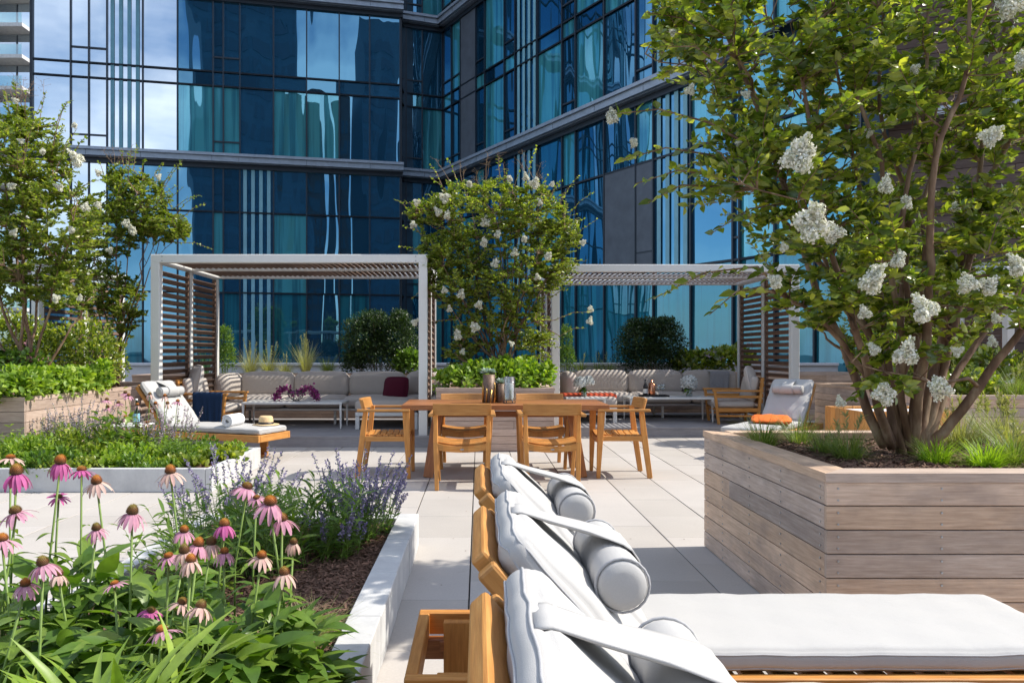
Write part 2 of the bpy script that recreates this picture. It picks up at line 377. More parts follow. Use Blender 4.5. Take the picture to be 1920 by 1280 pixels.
def cushion_mb(mb, hx, hy, hz, r=.04, puff=.03, n=9, M_=None, wr=.0, seed=0):
    fn = cushion_fn(hx, hy, hz, r, puff, wr, seed)
    ks = [math.sin(math.pi/2*(2*i/n-1)) for i in range(n+1)]
    if wr and n > 9: ks = [.55*k+.45*(2*i/n-1) for i, k in enumerate(ks)]
    vs = []; fs = []; idx = {}
    def vert(p):
        key = tuple(round(q, 5) for q in p)
        if key not in idx: idx[key] = len(vs); vs.append(fn(p))
        return idx[key]
    for ax in range(3):
        for sg in (-1, 1):
            for i in range(n):
                for j in range(n):
                    quad = []
                    for u, v in ((i, j), (i+1, j), (i+1, j+1), (i, j+1)):
                        p = [0, 0, 0]; p[ax] = sg; p[(ax+1) % 3] = ks[u]; p[(ax+2) % 3] = ks[v]; quad.append(vert(p))
                    fs.append(quad if sg > 0 else quad[::-1])
    mb.add(vs, fs, None, M_)
def seam_pts(hx, hy, hz, r, puff, wr, seed, s, n=16):
    """the seam that runs round a cushion at height s of its side"""
    fn = cushion_fn(hx, hy, hz, r, puff, wr, seed); ks = [2*i/n-1 for i in range(n)]
    P_ = [(k, -1) for k in ks]+[(1, k) for k in ks]+[(-k, 1) for k in ks]+[(-1, -k) for k in ks]
    return [fn((x, y, s), .001) for x, y in P_+[P_[0]]]
def strips(name, base, dirs, nor, L, W, K=4, prof=None, bend=.3, fold=0, mat='leaf_mid', parent=None, smooth=True, twist=None, wave=None):
    """many curved strips (leaves, petals, blades) as one mesh"""
    base = np.asarray(base, float); dirs = np.asarray(dirs, float); nor = np.asarray(nor, float); N = len(base)
    if N == 0: return None
    L = np.broadcast_to(np.asarray(L, float), (N,)); W = np.broadcast_to(np.asarray(W, float), (N,)); bend = np.broadcast_to(np.asarray(bend, float), (N,))
    dirs = dirs/(np.linalg.norm(dirs, axis=1, keepdims=True)+1e-9)
    side = np.cross(dirs, nor); side /= (np.linalg.norm(side, axis=1, keepdims=True)+1e-9); nn = np.cross(side, dirs)
    t = np.linspace(0, 1, K)
    if prof is None: prof = np.sin(np.pi*np.clip(t*.96+.04, 0, 1))**.8
    prof = np.asarray(prof, float); cols = 3 if fold else 2
    V = np.zeros((N, K, cols, 3))
    for k in range(K):
        c = base+dirs*(L*t[k])[:, None]-nn*(L*bend*t[k]**2)[:, None]
        hw = (W/2*prof[k])[:, None]
        if fold:
            V[:, k, 0] = c-side*hw+nn*hw*fold; V[:, k, 1] = c; V[:, k, 2] = c+side*hw+nn*hw*fold
        else:
            V[:, k, 0] = c-side*hw; V[:, k, 1] = c+side*hw
    per = K*cols; F_ = []
    for k in range(K-1):
        for c in range(cols-1): F_.append([k*cols+c, k*cols+c+1, (k+1)*cols+c+1, (k+1)*cols+c])
    F_ = np.asarray(F_); Fa = (F_[None]+(np.arange(N)*per)[:, None, None]).reshape(-1, 4)
    me = bpy.data.meshes.new(name); nv, nf = N*per, len(Fa)
    me.vertices.add(nv); me.vertices.foreach_set('co', V.astype(np.float32).ravel())
    me.loops.add(nf*4); me.loops.foreach_set('vertex_index', Fa.astype(np.int32).ravel())
    me.polygons.add(nf); me.polygons.foreach_set('loop_start', (np.arange(nf)*4).astype(np.int32))
    me.update(calc_edges=True); me.validate()
    return finish(name, me, mat, parent, smooth)
def rand_unit(n):
    v = rng.normal(size=(n, 3)); return v/np.linalg.norm(v, axis=1, keepdims=True)
def copy_tree(o, parent=None):
    c = o.copy(); COL.objects.link(c)
    if parent: c.parent = parent
    for ch in list(o.children): copy_tree(ch, c)
    return c
# ================================================================ ground and paving
g = MB(); g.box(-150, 150, -150, 250, -.30, -.05); tag(g.build('ground', 'roofing'), kind='structure')
g = MB(); g.box(-9, 12, -2, 16, -.06, -.012); tag(g.build('terrace_bed', 'joint'), kind='structure')
pv = MB(); PX0, PW, PL = -.052, .4525, .6775
for c in range(-18, 22):
    xa = PX0+c*PW; off = 5.667 if c % 2 == 0 else 5.667+PL/2
    k0 = int((-1.0-off)/PL)-1
    for k in range(k0, 16):
        ya = off+k*PL
        if ya > 15.5: continue
        dz = random.uniform(-.0012, .0012)
        pv.box(xa+.0042, xa+PW-.0042, ya+.0012, ya+PL-.0012, -.03, dz)
tag(pv.build('paving', 'paving', bevel=.002), kind='structure')
def deck(x0, x1, y0, y1):
    d = MB(); n = int((y1-y0)/.14)
    for i in range(n):
        d.box(x0, x1, y0+.01+i*.14, y0+.01+i*.14+.134, .118, .15)
    d.box(x0, x1, y0+.012, y0+.03, 0, .116)
    d.box(x0+.01, x1-.01, y0+.035, y1, 0.0, .112)
    tag(d.build('deck', 'deck', bevel=.003), kind='structure')
deck(-5.4, -.60, 10.37, 13.3); deck(1.02, 5.1, 11.6, 14.4)
# ================================================================ glass tower
tower = thing('glass_tower', 'large blue curtain wall glass building with sloping grey ledges behind the terrace', 'building', (0, 28, 0))
TI = Matrix.Translation((0, -28, 0))
wins = []; mull = MB(); ledg = MB(); frit = MB(); panels = MB(); frit2 = MB()
def facade(A, B, bounds, rows, style, ledges=(), top=None):
    """A,B: plan points (left to right as seen); bounds: mullion distances; rows: transom heights"""
    A, B = Vector((*A, 0)), Vector((*B, 0)); u = (B-A).normalized(); L = (B-A).length; n = Vector((u.y, -u.x, 0))
    fr = Matrix(((u.x, n.x, 0, A.x), (u.y, n.y, 0, A.y-28), (0, 0, 1, 0), (0, 0, 0, 1)))
    for i in range(len(bounds)-1):
        for j in range(len(rows)-1):
            s0, s1, z0, z1 = bounds[i], bounds[i+1], rows[j][0], rows[j][1]
            st = style(i, j, s0, s1, z0, z1)
            if st == 'panel':
                pk = MB(); pk.box(s0+.01, s1-.01, -.02, .05, z0, z1, fr); pk.build('opaque_panel', 'panel', tower); continue
            ta, tb = random.uniform(-.004, .004), random.uniform(-.004, .004)
            hw, hh = (s1-s0)/2, (z1-z0)/2
            q = [Vector((s0, -.0+ta*-hw+tb*-hh, z0)), Vector((s1, ta*hw-tb*hh, z0)), Vector((s1, ta*hw+tb*hh, z1)), Vector((s0, -ta*hw+tb*hh, z1))]
            q = [fr @ p for p in q]
            c = sum(q, Vector())/4; wpos = c+Vector((0, 28, 0))
            area = (s1-s0)*(z1-z0)*abs((wpos-Vector((0, 0, H))).normalized().dot(n))/(wpos.y**2)*(1 if -.65 < wpos.x/max(wpos.y, .1) < .74 and (wpos.z-H)/max(wpos.y, .1) < .47 and wpos.y > 5 else 0)
            wins.append([area, q, st if st[:5] != 'frit_' else st[5:]])
            if st[:5] == 'frit_':
                wd = (s1-s0)/10
                for k in range(4):
                    a = s0+wd*(1.0+k*2.35); (frit2 if rows[j][0] > 8.6 and A.x < -10 else frit).box(a, a+wd*1.05, .030, .042, z0+.03, z1-.03, fr)
    for i in range(len(bounds)-1):
        if bounds[i+1]-bounds[i] < .85:
            for (z0, z1) in rows:
                if z1-z0 > 2: mull.box(bounds[i]+.025, bounds[i+1]-.025, .0, .058, z0+.52, z0+.57, fr)
    for s in bounds: mull.box(s-.024, s+.024, .0, .075, rows[0][0], rows[-1][1], fr)
    for j in range(len(rows)):
        for z in {rows[j][0], rows[j][1]}: mull.box(0, L, .002, .06, z-.03, z+.03, fr)
    for z0, z1 in ledges:
        ledg.box(-.1, L+.1, -.1, .42, z0+.36*(z1-z0), z1-.06, fr)
        ledg.box(-.1, L+.1, -.1, .50, z1-.10, z1, fr)
        ledg.box(-.1, L+.1, -.1, .30, z0+.14, z0+.36*(z1-z0)+.002, fr)
        mull.box(-.1, L+.1, -.1, .12, z0-.02, z0+.14, fr)
        for s in bounds[::2]: mull.box(s-.006, s+.006, .35, .423, z0+.36*(z1-z0)+.01, z1-.105, fr)
rowsA = [(.0, .6), (.6, 3.55), (3.55, 6.6), (6.6, 8.28), (8.70, 11.34), (11.34, 11.88), (11.88, 14.58), (15.0, 17.6), (17.6, 18.2), (18.2, 20.9), (21.3, 24), (24, 27)]
LED = [(8.26, 8.72), (14.56, 15.02), (20.88, 21.34)]
A1, B1 = (-16.1, 27.33), (-3.135, 30.07)
L1 = math.dist(A1, B1)
def s_of(px):
    k = (px-CX)/F; ux, uy = (B1[0]-A1[0])/L1, (B1[1]-A1[1])/L1
    return (k*A1[1]-A1[0])/(ux-k*uy)
bA = [s_of(p) for p in (62, 133, 167, 201, 268, 333, 400, 419, 450, 513, 575, 636, 693, 750)]
bA[0] = 0; bA[-1] = L1
def styA(i, j, s0, s1, z0, z1):
    up = z0 > 8.5
    if up:
        if i < 5: return 'frit_glass_sky' if i == 3 else 'glass_sky'
        if i == 5 and z0 < 11.3: return 'glass_teal'
        if z0 < 11.3 and i in (6, 7, 9, 10): return 'glass_teal'
        return 'glass_dark'
    if i == 8: return 'frit_glass_dark'
    if z0 < .5: return 'glass_dark'
    if i < 3 and z0 > 3: return 'glass_sky'
    if z0 < 3.5: return 'glass_low' if i % 2 else 'glass_dark'
    return 'glass_teal' if (z0 < 4 and i in (9, 6)) else 'glass_dark'
facade(A1, B1, bA, rowsA, styA, LED)
facade((-16.35, 27.7), (-16.12, 27.34), [0, .43], rowsA, lambda *a: 'glass_sky', LED)
facade((-3.2, 30.9), (-1.487, 31.5), [0, .22, .9, 1.81], rowsA, lambda i, j, *a: 'glass_teal' if (i+j) % 3 == 0 else 'glass_dark', LED)
facade((-3.13, 30.09), (-3.12, 31.0), [0, .9], rowsA, lambda *a: 'glass_dark', ())
A3, B3 = (-1.487, 31.5), (6.35, 18.37); L3 = math.dist(A3, B3)
b3 = [0, .8, 1.55, 2.75, 3.4]
while b3[-1]+1.25 < L3-.3: b3.append(b3[-1]+(1.37 if len(b3) % 3 else .7))
b3.append(L3)
def sty3(i, j, s0, s1, z0, z1):
    k = (s0+s1)/2
    if 1.5 < k < 2.8 and z0 > 8.5: return 'panel'
    X = A3[0]+k*.513; Y = A3[1]-k*.859; px = CX+F*X/Y
    if 1128 < px < 1222 and 3.5 < z0 < 6.5: return 'panel'
    if z0 < 3.5: return 'glass_low'
    if i in (6, 12) : return 'frit_glass_dark'
    return 'glass_teal' if (i*7+j*3) % 5 < 2 else 'glass_dark'
facade(A3, B3, b3, rowsA, sty3, LED)
A4, B4 = (6.35, 18.37), (7.7, 13.6); L4 = math.dist(A4, B4)
facade((6.35, 18.37), (7.75, 15.4), [0, 1.1, 2.2, 3.283], rowsA, lambda *a: 'glass_sky' if a[1] > 4 else ('glass_teal' if a[1] > 1 else 'glass_low'), [])
wins.sort(key=lambda q: -q[0])
rest = {}
for k, (a, q, st) in enumerate(wins):
    if k < 99 and a > 0:
        m = MB(); m.add(q, [(0, 1, 2, 3)]); m.build('window', st, tower)
    else: rest.setdefault(st, MB()).add(q, [(0, 1, 2, 3)])
for st, m in rest.items(): tag(m.build('window', st, tower), kind='stuff')
mull.build('mullions', 'dark_metal', tower); ledg.build('ledge', 'ledge', tower)
frit.build('pale_blinds', 'frit', tower); frit2.build('grey_blue_blinds', 'frit_dim', tower)
core = MB(); core.add([(-16.2, .1, 0), (-3.0, 2.9, 0), (-1.3, 3.9, 0), (6.6, -9.2, 0), (7.9, -12.5, 0), (20, 2, 0), (20, 14, 0), (-18, 14, 0)]+[(-16.2, .1, 27), (-3.0, 2.9, 27), (-1.3, 3.9, 27), (6.6, -9.2, 27), (7.9, -12.5, 27), (20, 2, 27), (20, 14, 27), (-18, 14, 27)],
    [(0, 1, 2, 3, 4, 5, 6, 7), (8, 9, 10, 11, 12, 13, 14, 15)]+[(i, (i+1) % 8, (i+1) % 8+8, i+8) for i in range(8)])
core.build('core', 'navy', tower)
# ---------------------------------------------------------------- far balcony tower at the left edge
bt = thing('balcony_tower', 'distant pale apartment tower with stacked glass balconies at the left edge', 'building', (-50, 75, 0))
m = MB(); m.box(-22, 6.2, 0, 14, 0, 62); m.build('wall', 'far_wall', bt)
for k in range(18):
    z = 2.2+k*3.05
    s = MB(); s.box(-18, 5.95, -2.0, 0, z, z+.35); s.build('balcony', 'concrete', bt)
    r = MB(); r.box(-18, 5.9, -1.95, -1.91, z+.36, z+1.35); r.build('railing', 'rail_glass', bt)
m = MB(); m2 = MB()
for k in range(18):
    for i in range(12):
        m.box(-17.6+i*2, -17.6+i*2+1.8, -.08, -.02, 2.6+k*3.05, 5.15+k*3.05)
        m2.box(-17.7+i*2, -17.6+i*2, -.12, -.02, 2.6+k*3.05, 5.15+k*3.05)
tag(m.build('window', 'glass_sky', bt), kind='stuff'); m2.build('mullions', 'dark_metal', bt)
# ---------------------------------------------------------------- towers behind the viewer, seen in the glass
def back_tower(name, label, x0, x1, y, z, mat, gmat, dx=3.2, group=None):
    t = thing(name, label, 'building', ((x0+x1)/2, y, 0)); hw = (x1-x0)/2
    m = MB(); m.box(-hw, hw, -16, 0, 0, z); m.build('wall', mat, t)
    g_ = MB(); nx = int(hw*2/dx)
    for k in range(int(z/3.2)-1):
        for i in range(nx):
            if random.random() < .93: g_.box(-hw+i*dx+.4, -hw+i*dx+dx-.4, .02, .12, 1+k*3.2, 1+k*3.2+2.1)
    tag(g_.build('window', gmat, t), kind='stuff'); return t
back_tower('navy_tower', 'dark navy high rise mirrored in the glass wall', -5, 9, -58, 60, 'navy', 'dim_window')
back_tower('brick_tower', 'brown brick high rise mirrored in the glass wall', 11, 19, -75, 46, 'brick', 'dim_window', 2.6)
back_tower('slim_tower', 'slim dark high rise mirrored in the glass wall beside the brick one', 22, 31, -66, 58, 'navy', 'dim_window')
back_tower('wide_tower', 'wide dark high rise mirrored in the glass wall', 36, 60, -60, 40, 'navy', 'dim_window')
back_tower('pale_tower', 'pale grey low building mirrored in the left panes', -60, -22, -95, 14, 'far_wall', 'dim_window')
# ---------------------------------------------------------------- wood-clad building at the right
wb = thing('wood_clad_building', 'brown plank clad building rising behind the large flowering tree', 'building', (8.6, 17.5, 0), math.atan2(-2.3, 4.4))
m = MB(); m.box(0, 7, .06, 4, 0, 12); m.build('wall', 'dark_metal', wb)
m = MB()
for k in range(60):
    x = 0
    while x < 7:
        l_ = random.uniform(1.6, 3.2); m.box(x, min(x+l_-.006, 7), 0, .045, .1+k*.2, .1+k*.2+.19); x += l_
m.build('cladding', 'siding', wb, bevel=.004)
for z0 in (3.0, 6.4, 9.6):
    m = MB(); m.box(-.1, 7, -.5, -.003, z0, z0+.18); m.build('canopy_ledge', 'grey_metal', wb)
pw = MB(); pw.box(-7.5, 7.4, 15.6, 15.75, -.01, 1.02); pw.box(-7.5, 7.4, 15.55, 15.8, 1.02, 1.08)
tag(pw.build('parapet_wall', 'white_wall', bevel=.01), 'low pale grey parapet wall behind the planting at the foot of the glass building', 'wall')
# ================================================================ timber planters
def planter(name, label, x0, x1, y0, y1, top, pl, wall='ipe', soil=None, capw=.14, group=None, screws=False):
    t = thing(name, label, 'planter', (x0, y0, 0), 0, group); W, D = x1-x0, y1-y0
    n = int(round((top-.04)/pl)); ph = (top-.04)/n
    def side(a0, a1, fn, u):
        m = MB()
        for k in range(n):
            p = a0; z0, z1 = k*ph+.0045, (k+1)*ph
            while p < a1-1e-6:
                l_ = random.uniform(1.0, 2.2); q = min(a1, p+l_)
                if a1-q < .4: q = a1
                fn(m, p, q-.0015, z0, z1, random.uniform(-.0012, .0012)); p = q
        m.build('plank_side', u, t, bevel=.0025)
    side(.0, W, lambda m, a, b, z0, z1, j: m.box(a, b, j, .022+j, z0, z1), wall)
    side(.024, D, lambda m, a, b, z0, z1, j: m.box(j, .022+j, a, b, z0, z1), wall)
    side(.024, D, lambda m, a, b, z0, z1, j: m.box(W-.022+j, W+j, a, b, z0, z1), wall)
    side(.024, W-.024, lambda m, a, b, z0, z1, j: m.box(a, b, D-.022+j, D+j, z0, z1), wall)
    m = MB(); m.box(.03, W-.03, .03, D-.03, 0, top-.06); m.build('liner', 'dark_metal', t)
    c = MB(); o = .006
    c.add([(-o, -o, top-.04), (W+o, -o, top-.04), (W-capw, capw, top-.04), (capw, capw, top-.04), (-o, -o, top), (W+o, -o, top), (W-capw, capw, top), (capw, capw, top)],
          [(0, 1, 5, 4), (2, 3, 7, 6), (4, 5, 6, 7), (0, 3, 2, 1)], [[(0, .1), (W, .1), (W, .14), (0, .14)], [(W, .2), (0, .2), (0, .24), (W, .24)], [(0, 0), (W, 0), (W-capw, capw), (capw, capw)], [(0, 0)]*4])
    c.add([(-o, D+o, top-.04), (-o, -o, top-.04), (capw, capw, top-.04), (capw, D-capw, top-.04), (-o, D+o, top), (-o, -o, top), (capw, capw, top), (capw, D-capw, top)],
          [(0, 1, 5, 4), (2, 3, 7, 6), (4, 5, 6, 7), (0, 3, 2, 1)], [[(0, 3.1), (D, 3.1), (D, 3.14), (0, 3.14)], [(D, 3.2), (0, 3.2), (0, 3.24), (D, 3.24)], [(0, 3), (D, 3), (D-capw, 3+capw), (capw, 3+capw)], [(0, 0)]*4])
    c.box(W-capw, W+o, capw+.002, D-capw, top-.04, top)
    c.box(capw, W+o, D-capw+.002, D+o, top-.04, top)
    c.build('cap', wall, t)
    s = MB(); s.box(.03, W-.03, .03, D-.03, top-.059, top-.055+.005); s.build('soil', 'soil', t)
    if screws:
        s = MB()
        for k in range(n):
            for x in [.05]+[.5+.62*i for i in range(int(W/.62))]:
                for dz in (.26, .74):
                    s.lathe([(.0048, 0), (.0048, .003), (.0, .0034)], (0, 0, 0), 8, Matrix.Translation((x, -.0005, (k+dz)*ph)) @ Matrix.Rotation(R(90), 4, 'X'))
            for y in [.06, .5, .94, 1.4, 1.7]:
                for dz in (.26, .74):
                    s.lathe([(.0048, 0), (.0048, .003), (.0, .0034)], (0, 0, 0), 8, Matrix.Translation((-.0005, y, (k+dz)*ph)) @ Matrix.Rotation(R(-90), 4, 'Y'))
        s.build('screw', 'grey_metal', t)
    return t
planter('wooden_planter', 'large weathered plank planter holding the big multi-stemmed flowering tree', 1.51, 4.9, 3.29, 5.08, .775, .105, screws=True)
planter('wooden_planter', 'small plank planter box behind the dining table under the middle tree', -.56, .99, 9.92, 11.6, .83, .105, 'ipe_warm', group=None)
planter('wooden_planter', 'sunlit long plank planter at the left edge under the two left trees', -6.1, -4.72, 7.87, 12.1, .83, .112, 'ipe_warm')
planter('wooden_planter', 'dark plank planter behind the teak box under shaded trees', 5.1, 9.5, 8.2, 11.5, .83, .105)
planter('wooden_planter', 'long plank planter behind the left sofa holding boxwood and tall grasses', -6.1, .9, 13.32, 14.6, .90, .105, 'ipe_warm')
planter('wooden_planter', 'long plank planter behind the right sofa with a round boxwood', 1.0, 7.4, 14.42, 15.5, .90, .105)
# ---------------------------------------------------------------- concrete planters
def conc(name, label, x0, x1, y0, y1, top, wt, blocks, soilz, group=None):
    t = thing(name, label, 'planter', (x0, y0, 0)); W, D = x1-x0, y1-y0
    m = MB(); y = 0
    for i, b in enumerate(blocks):
        e = min(D, y+b); m.box(W-wt, W+random.uniform(-.002, .002), y+.0015, e-.0015, 0, top+random.uniform(-.002, .002)); y = e
    m.build('side_wall', 'concrete', t, bevel=.004)
    m = MB(); m.box(0, W-wt-.003, 0, wt, 0, top); m.build('front_wall', 'concrete', t, bevel=.004)
    m = MB(); m.box(0, W-wt-.003, D-wt, D, 0, top); m.build('back_wall', 'concrete', t, bevel=.004)
    m = MB(); m.box(.0, W-wt-.002, wt+.002, D-wt-.002, 0.0, soilz); m.build('soil', 'soil', t)
    return t
t = thing('concrete_planter', 'low concrete kerb bed of purple coneflowers in front', 'planter', (-.404, .6, 0))
m = MB(); y = 0
for i_, b_ in enumerate([1.15, .75, .62, .62, .66, .6, .6]):
    e = min(4.5, y+b_); m.box(-.135, random.uniform(-.0015, .0015), y+.0015, e-.0015, 0, .215+random.uniform(-.002, .002)); y = e
m.build('side_wall', 'concrete', t, bevel=.004)
m = MB(); m.box(-1.45, -.138, 4.365, 4.5, 0, .215); m.box(-1.45, -1.35, 2.75, 4.362, 0, .215); m.box(-4, -1.453, 2.65, 2.75, 0, .215); m.build('back_wall', 'concrete', t, bevel=.004)
m = MB(); m.box(-1.348, -.138, 0, 4.362, 0, .165); m.box(-4, -1.352, 0, 2.648, 0, .165); m.build('soil', 'soil', t)
conc('concrete_planter', 'low pale concrete bed of green ground cover beside the left lounger', -6.2, -2.48, 7.03, 8.6, .22, .06, [2], .17)
# ================================================================ pergolas
def pergola(label, x0, x1, y0, y1, walls, loc=(0, 0, 0), rz=0, zb=.15, zt=2.645, group='white slatted pergolas'):
    t = thing('pergola', label, 'pergola', (x0, y0, zb), rz, group)
    W, D, Hh = x1-x0, y1-y0, zt-zb; pw_ = .12; ym = D/2
    for x in (pw_/2, W-pw_/2):
        for y in (pw_/2, ym, D-pw_/2):
            if y == pw_/2 and False: continue
            w2 = pw_ if y < .1 else .085
            m = MB(); m.box(x-w2/2, x+w2/2, y-w2/2, y+w2/2, 0, Hh-.112); m.build('post', 'white_metal', t, bevel=.006)
    m = MB()
    for x in (pw_/2, W-pw_/2):
        for y in (pw_/2, ym, D-pw_/2): m.box(x-.085, x+.085, y-.085, y+.085, 0, .008)
    for x in (.06, W-.06):
        for z in (Hh-.09, Hh-.03): m.lathe([(.008, 0), (.008, .004), (0, .005)], (0, 0, 0), 8, Matrix.Translation((x+.10*(1 if x < 1 else -1), -.001, z)) @ Matrix.Rotation(R(90), 4, 'X'))
    m.build('base_plates', 'grey_metal', t)
    for nm, y, hh in (('front_beam', 0, .115), ('back_beam', D-.09, .10)):
        m = MB(); m.box(0, W, y, y+(.12 if y == 0 else .09), Hh-hh, Hh); m.build(nm, 'white_metal', t, bevel=.006)
    m = MB(); m.box(.121, W-.121, ym-.04, ym+.04, Hh-.10, Hh-.02); m.build('middle_beam', 'white_metal', t, bevel=.004)
    for x in (0, W-.12):
        m = MB(); m.box(x, x+.12, .122, D-.092, Hh-.11, Hh-.004); m.build('side_beam', 'white_metal', t, bevel=.006)
    for a, b in ((.125, ym-.045), (ym+.045, D-.095)):
        m = MB(); k = .17
        while k < W-.15:
            Mx = Matrix.Translation((k, 0, Hh-.055)) @ Matrix.Rotation(R(-24), 4, 'Y'); m.box(-.023, .023, a, b, -.007, .007, Mx); k += .084
        m.build('roof_slats', 'slat', t)
    for s in walls:
        x = pw_/2 if s == 'L' else W-pw_/2
        for a, b in ((.13, ym-.05), (ym+.05, D-.11)):
            m = MB(); z = .08
            while z < Hh-.16:
                Mx = Matrix.Translation((x, 0, z)) @ Matrix.Rotation(R(40 if s == 'L' else -40), 4, 'Y'); m.box(-.009, .009, a, b, -.034, .034, Mx); z += .099
            p = m.build('slat_panel', 'slat', t)
            m = MB()
            for y in (a+.03, b-.03): m.box(x-.022, x+.022, y-.03, y+.03, .02, Hh-.13)
            m.build('panel_frame', 'slat', p)
    return t
pergola('white pergola over the left sofa with the purple orchids on its table', -4.52, -.71, 10.42, 12.9, 'LR')
pergola('white pergola over the right sofa and the coral throw', 1.12, 4.92, 11.62, 14.15, 'LR')
pergola('partly hidden white pergola with slatted side behind the left trees', -10.3, -6.35, 11.3, 13.6, 'R', rz=R(-5))
pergola('shaded pergola at the right edge beyond the dark planter', 8.3, 12.2, 11.9, 14.2, 'L')
# ================================================================ furniture
# ---- dining table
t = thing('dining_table', 'long teak dining table with a brass vase and candle on it', 'table', (.272, 8.2, 0))
m = MB(); hw = 1.065
for k in range(5): m.box(-hw, hw, -.455+k*.182, -.455+k*.182+.1805, .705, .76)
m.build('tabletop', 'teak_dark', t, bevel=.003)
for sx in (-1, 1):
    for sy in (-1, 1):
        m = MB(); m.beam((sx*.80, sy*.34, 0), (sx*.70, sy*.20, .70), .05, .10, up=(1, 0, 0)); m.build('leg', 'teak_dark', t, bevel=.003)
    m = MB(); m.box(sx*.71-.03, sx*.71+.03, -.38, .38, .64, .70); m.box(sx*.76-.02, sx*.76+.02, -.27, .27, .2, .26); m.build('crossbar', 'teak_dark', t, bevel=.003)
m = MB(); m.box(-.68, .68, -.03, .03, .60, .66); m.build('stretcher', 'teak_dark', t, bevel=.003)
# ---- dining chair (local: sitter looks to +y)
def dining_chair(label):
    t = thing('dining_chair', label, 'chair', (0, 0, 0), 0, 'teak dining armchairs')
    for s in (-1, 1):
        m = MB(); m.beam((s*.235, -.02, 0), (s*.250, .045, .45), .038, .05, .044, .06); m.beam((s*.250, .043, .44), (s*.252, .075, .72), .044, .06, .036, .045); m.build('leg', 'teak', t, bevel=.004)
        m = MB(); m.beam((s*.245, .515, 0), (s*.285, .49, .69), .036, .036, .036, .075); m.build('leg', 'teak', t, bevel=.004)
        m = MB(); m.box(s*.293-.024, s*.293+.024, -.01, .53, .690, .716); m.build('armrest', 'teak', t, bevel=.006, seg=2)
        m = MB(); m.box(s*.258-.012, s*.258+.012, .07, .48, .385, .437); m.build('side_rail', 'teak', t, bevel=.003)
    # curved back board
    m = MB(); n = 12; vs = []; fs = []; uvs = []
    for i in range(n+1):
        a = -1+2*i/n; x = a*.277; y = -.055*(1-a*a)
        for z, dy in ((.700, .055), (.812, .025)):
            for th in (0, .024): vs.append((x, y+dy+th, z))
    for i in range(n):
        o = i*4
        for q in ((0, 4, 6, 2), (1, 3, 7, 5), (2, 6, 7, 3), (0, 1, 5, 4)):
            fs.append([o+j for j in q]); uvs.append([(vs[o+j][0]+2, vs[o+j][2]) for j in q])
    fs += [[0, 2, 3, 1], [n*4, n*4+1, n*4+3, n*4+2]]; uvs += [[(0, 0)]*4]*2
    m.add(vs, fs, uvs); m.build('backrest', 'teak', t, bevel=.005, seg=2)
    m = MB()
    for k in range(7):
        y0 = .05+k*.066; n = 8
        for i in range(n):
            xa, xb = -.25+.5*i/n, -.25+.5*(i+1)/n; za, zb = .455-.03*(1-(xa/.25)**2), .455-.03*(1-(xb/.25)**2)
            v = [(xa, y0, za-.016), (xb, y0, zb-.016), (xb, y0+.055, zb-.016), (xa, y0+.055, za-.016), (xa, y0, za), (xb, y0, zb), (xb, y0+.055, zb), (xa, y0+.055, za)]
            ff = [(0, 3, 2, 1), (4, 5, 6, 7), (0, 1, 5, 4), (2, 3, 7, 6)]+([(0, 4, 7, 3)] if i == 0 else [])+([(1, 2, 6, 5)] if i == n-1 else [])
            m.add(v, ff, [[(v[j][0]+k, v[j][1]) for j in f] for f in ff])
    m.build('seat', 'teak', t)
    for y in (.012, .485):
        m = MB(); n = 8
        for i in range(n):
            xa, xb = -.235+.47*i/n, -.235+.47*(i+1)/n; da, db = -.03*(1-(xa/.235)**2), -.03*(1-(xb/.235)**2)
            v = [(xa, y, .375+da*.8), (xb, y, .375+db*.8), (xb, y+.024, .375+db*.8), (xa, y+.024, .375+da*.8), (xa, y, .436+da), (xb, y, .436+db), (xb, y+.024, .436+db), (xa, y+.024, .436+da)]
            ff = [(0, 3, 2, 1), (4, 5, 6, 7), (0, 1, 5, 4), (2, 3, 7, 6)]
            m.add(v, ff, [[(v[j][0]+3, v[j][2]) for j in f] for f in ff])
        r = m.build('seat_rail', 'teak', t)
        if y < .1:
            q = MB(); q.lathe([(0, 0), (.016, 0), (.016, .002), (0, .002)], (0, 0, 0), 14, Matrix.Translation((0, y-.0005, .380)) @ Matrix.Rotation(R(90), 4, 'X') @ Matrix.Diagonal((1.2, .45, 1, 1))); q.build('badge', 'grey_metal', r)
    return t
ch = dining_chair('teak dining armchair seen from behind at the left half of the table')
spots = [(-.16, 7.14, 0, None), (.695, 7.14, 0, 'teak dining armchair seen from behind at the right half of the table'),
         (-.17, 8.93, 180, 'teak dining armchair on the far side of the table, left of the brass vase'),
         (.71, 8.93, 180, 'teak dining armchair on the far side of the table, right of the candle'),
         (-1.235, 8.03, -90, 'teak dining armchair at the left head of the table in front of the sofa'),
         (1.745, 8.05, 90, 'teak dining armchair at the right head of the table near the big planter')]
for i, (x, y, a, lb) in enumerate(spots):
    o = ch if i == 0 else copy_tree(ch)
    o.location = (x, y, .001); o.rotation_euler.z = R(a)
    if lb: o['label'] = lb
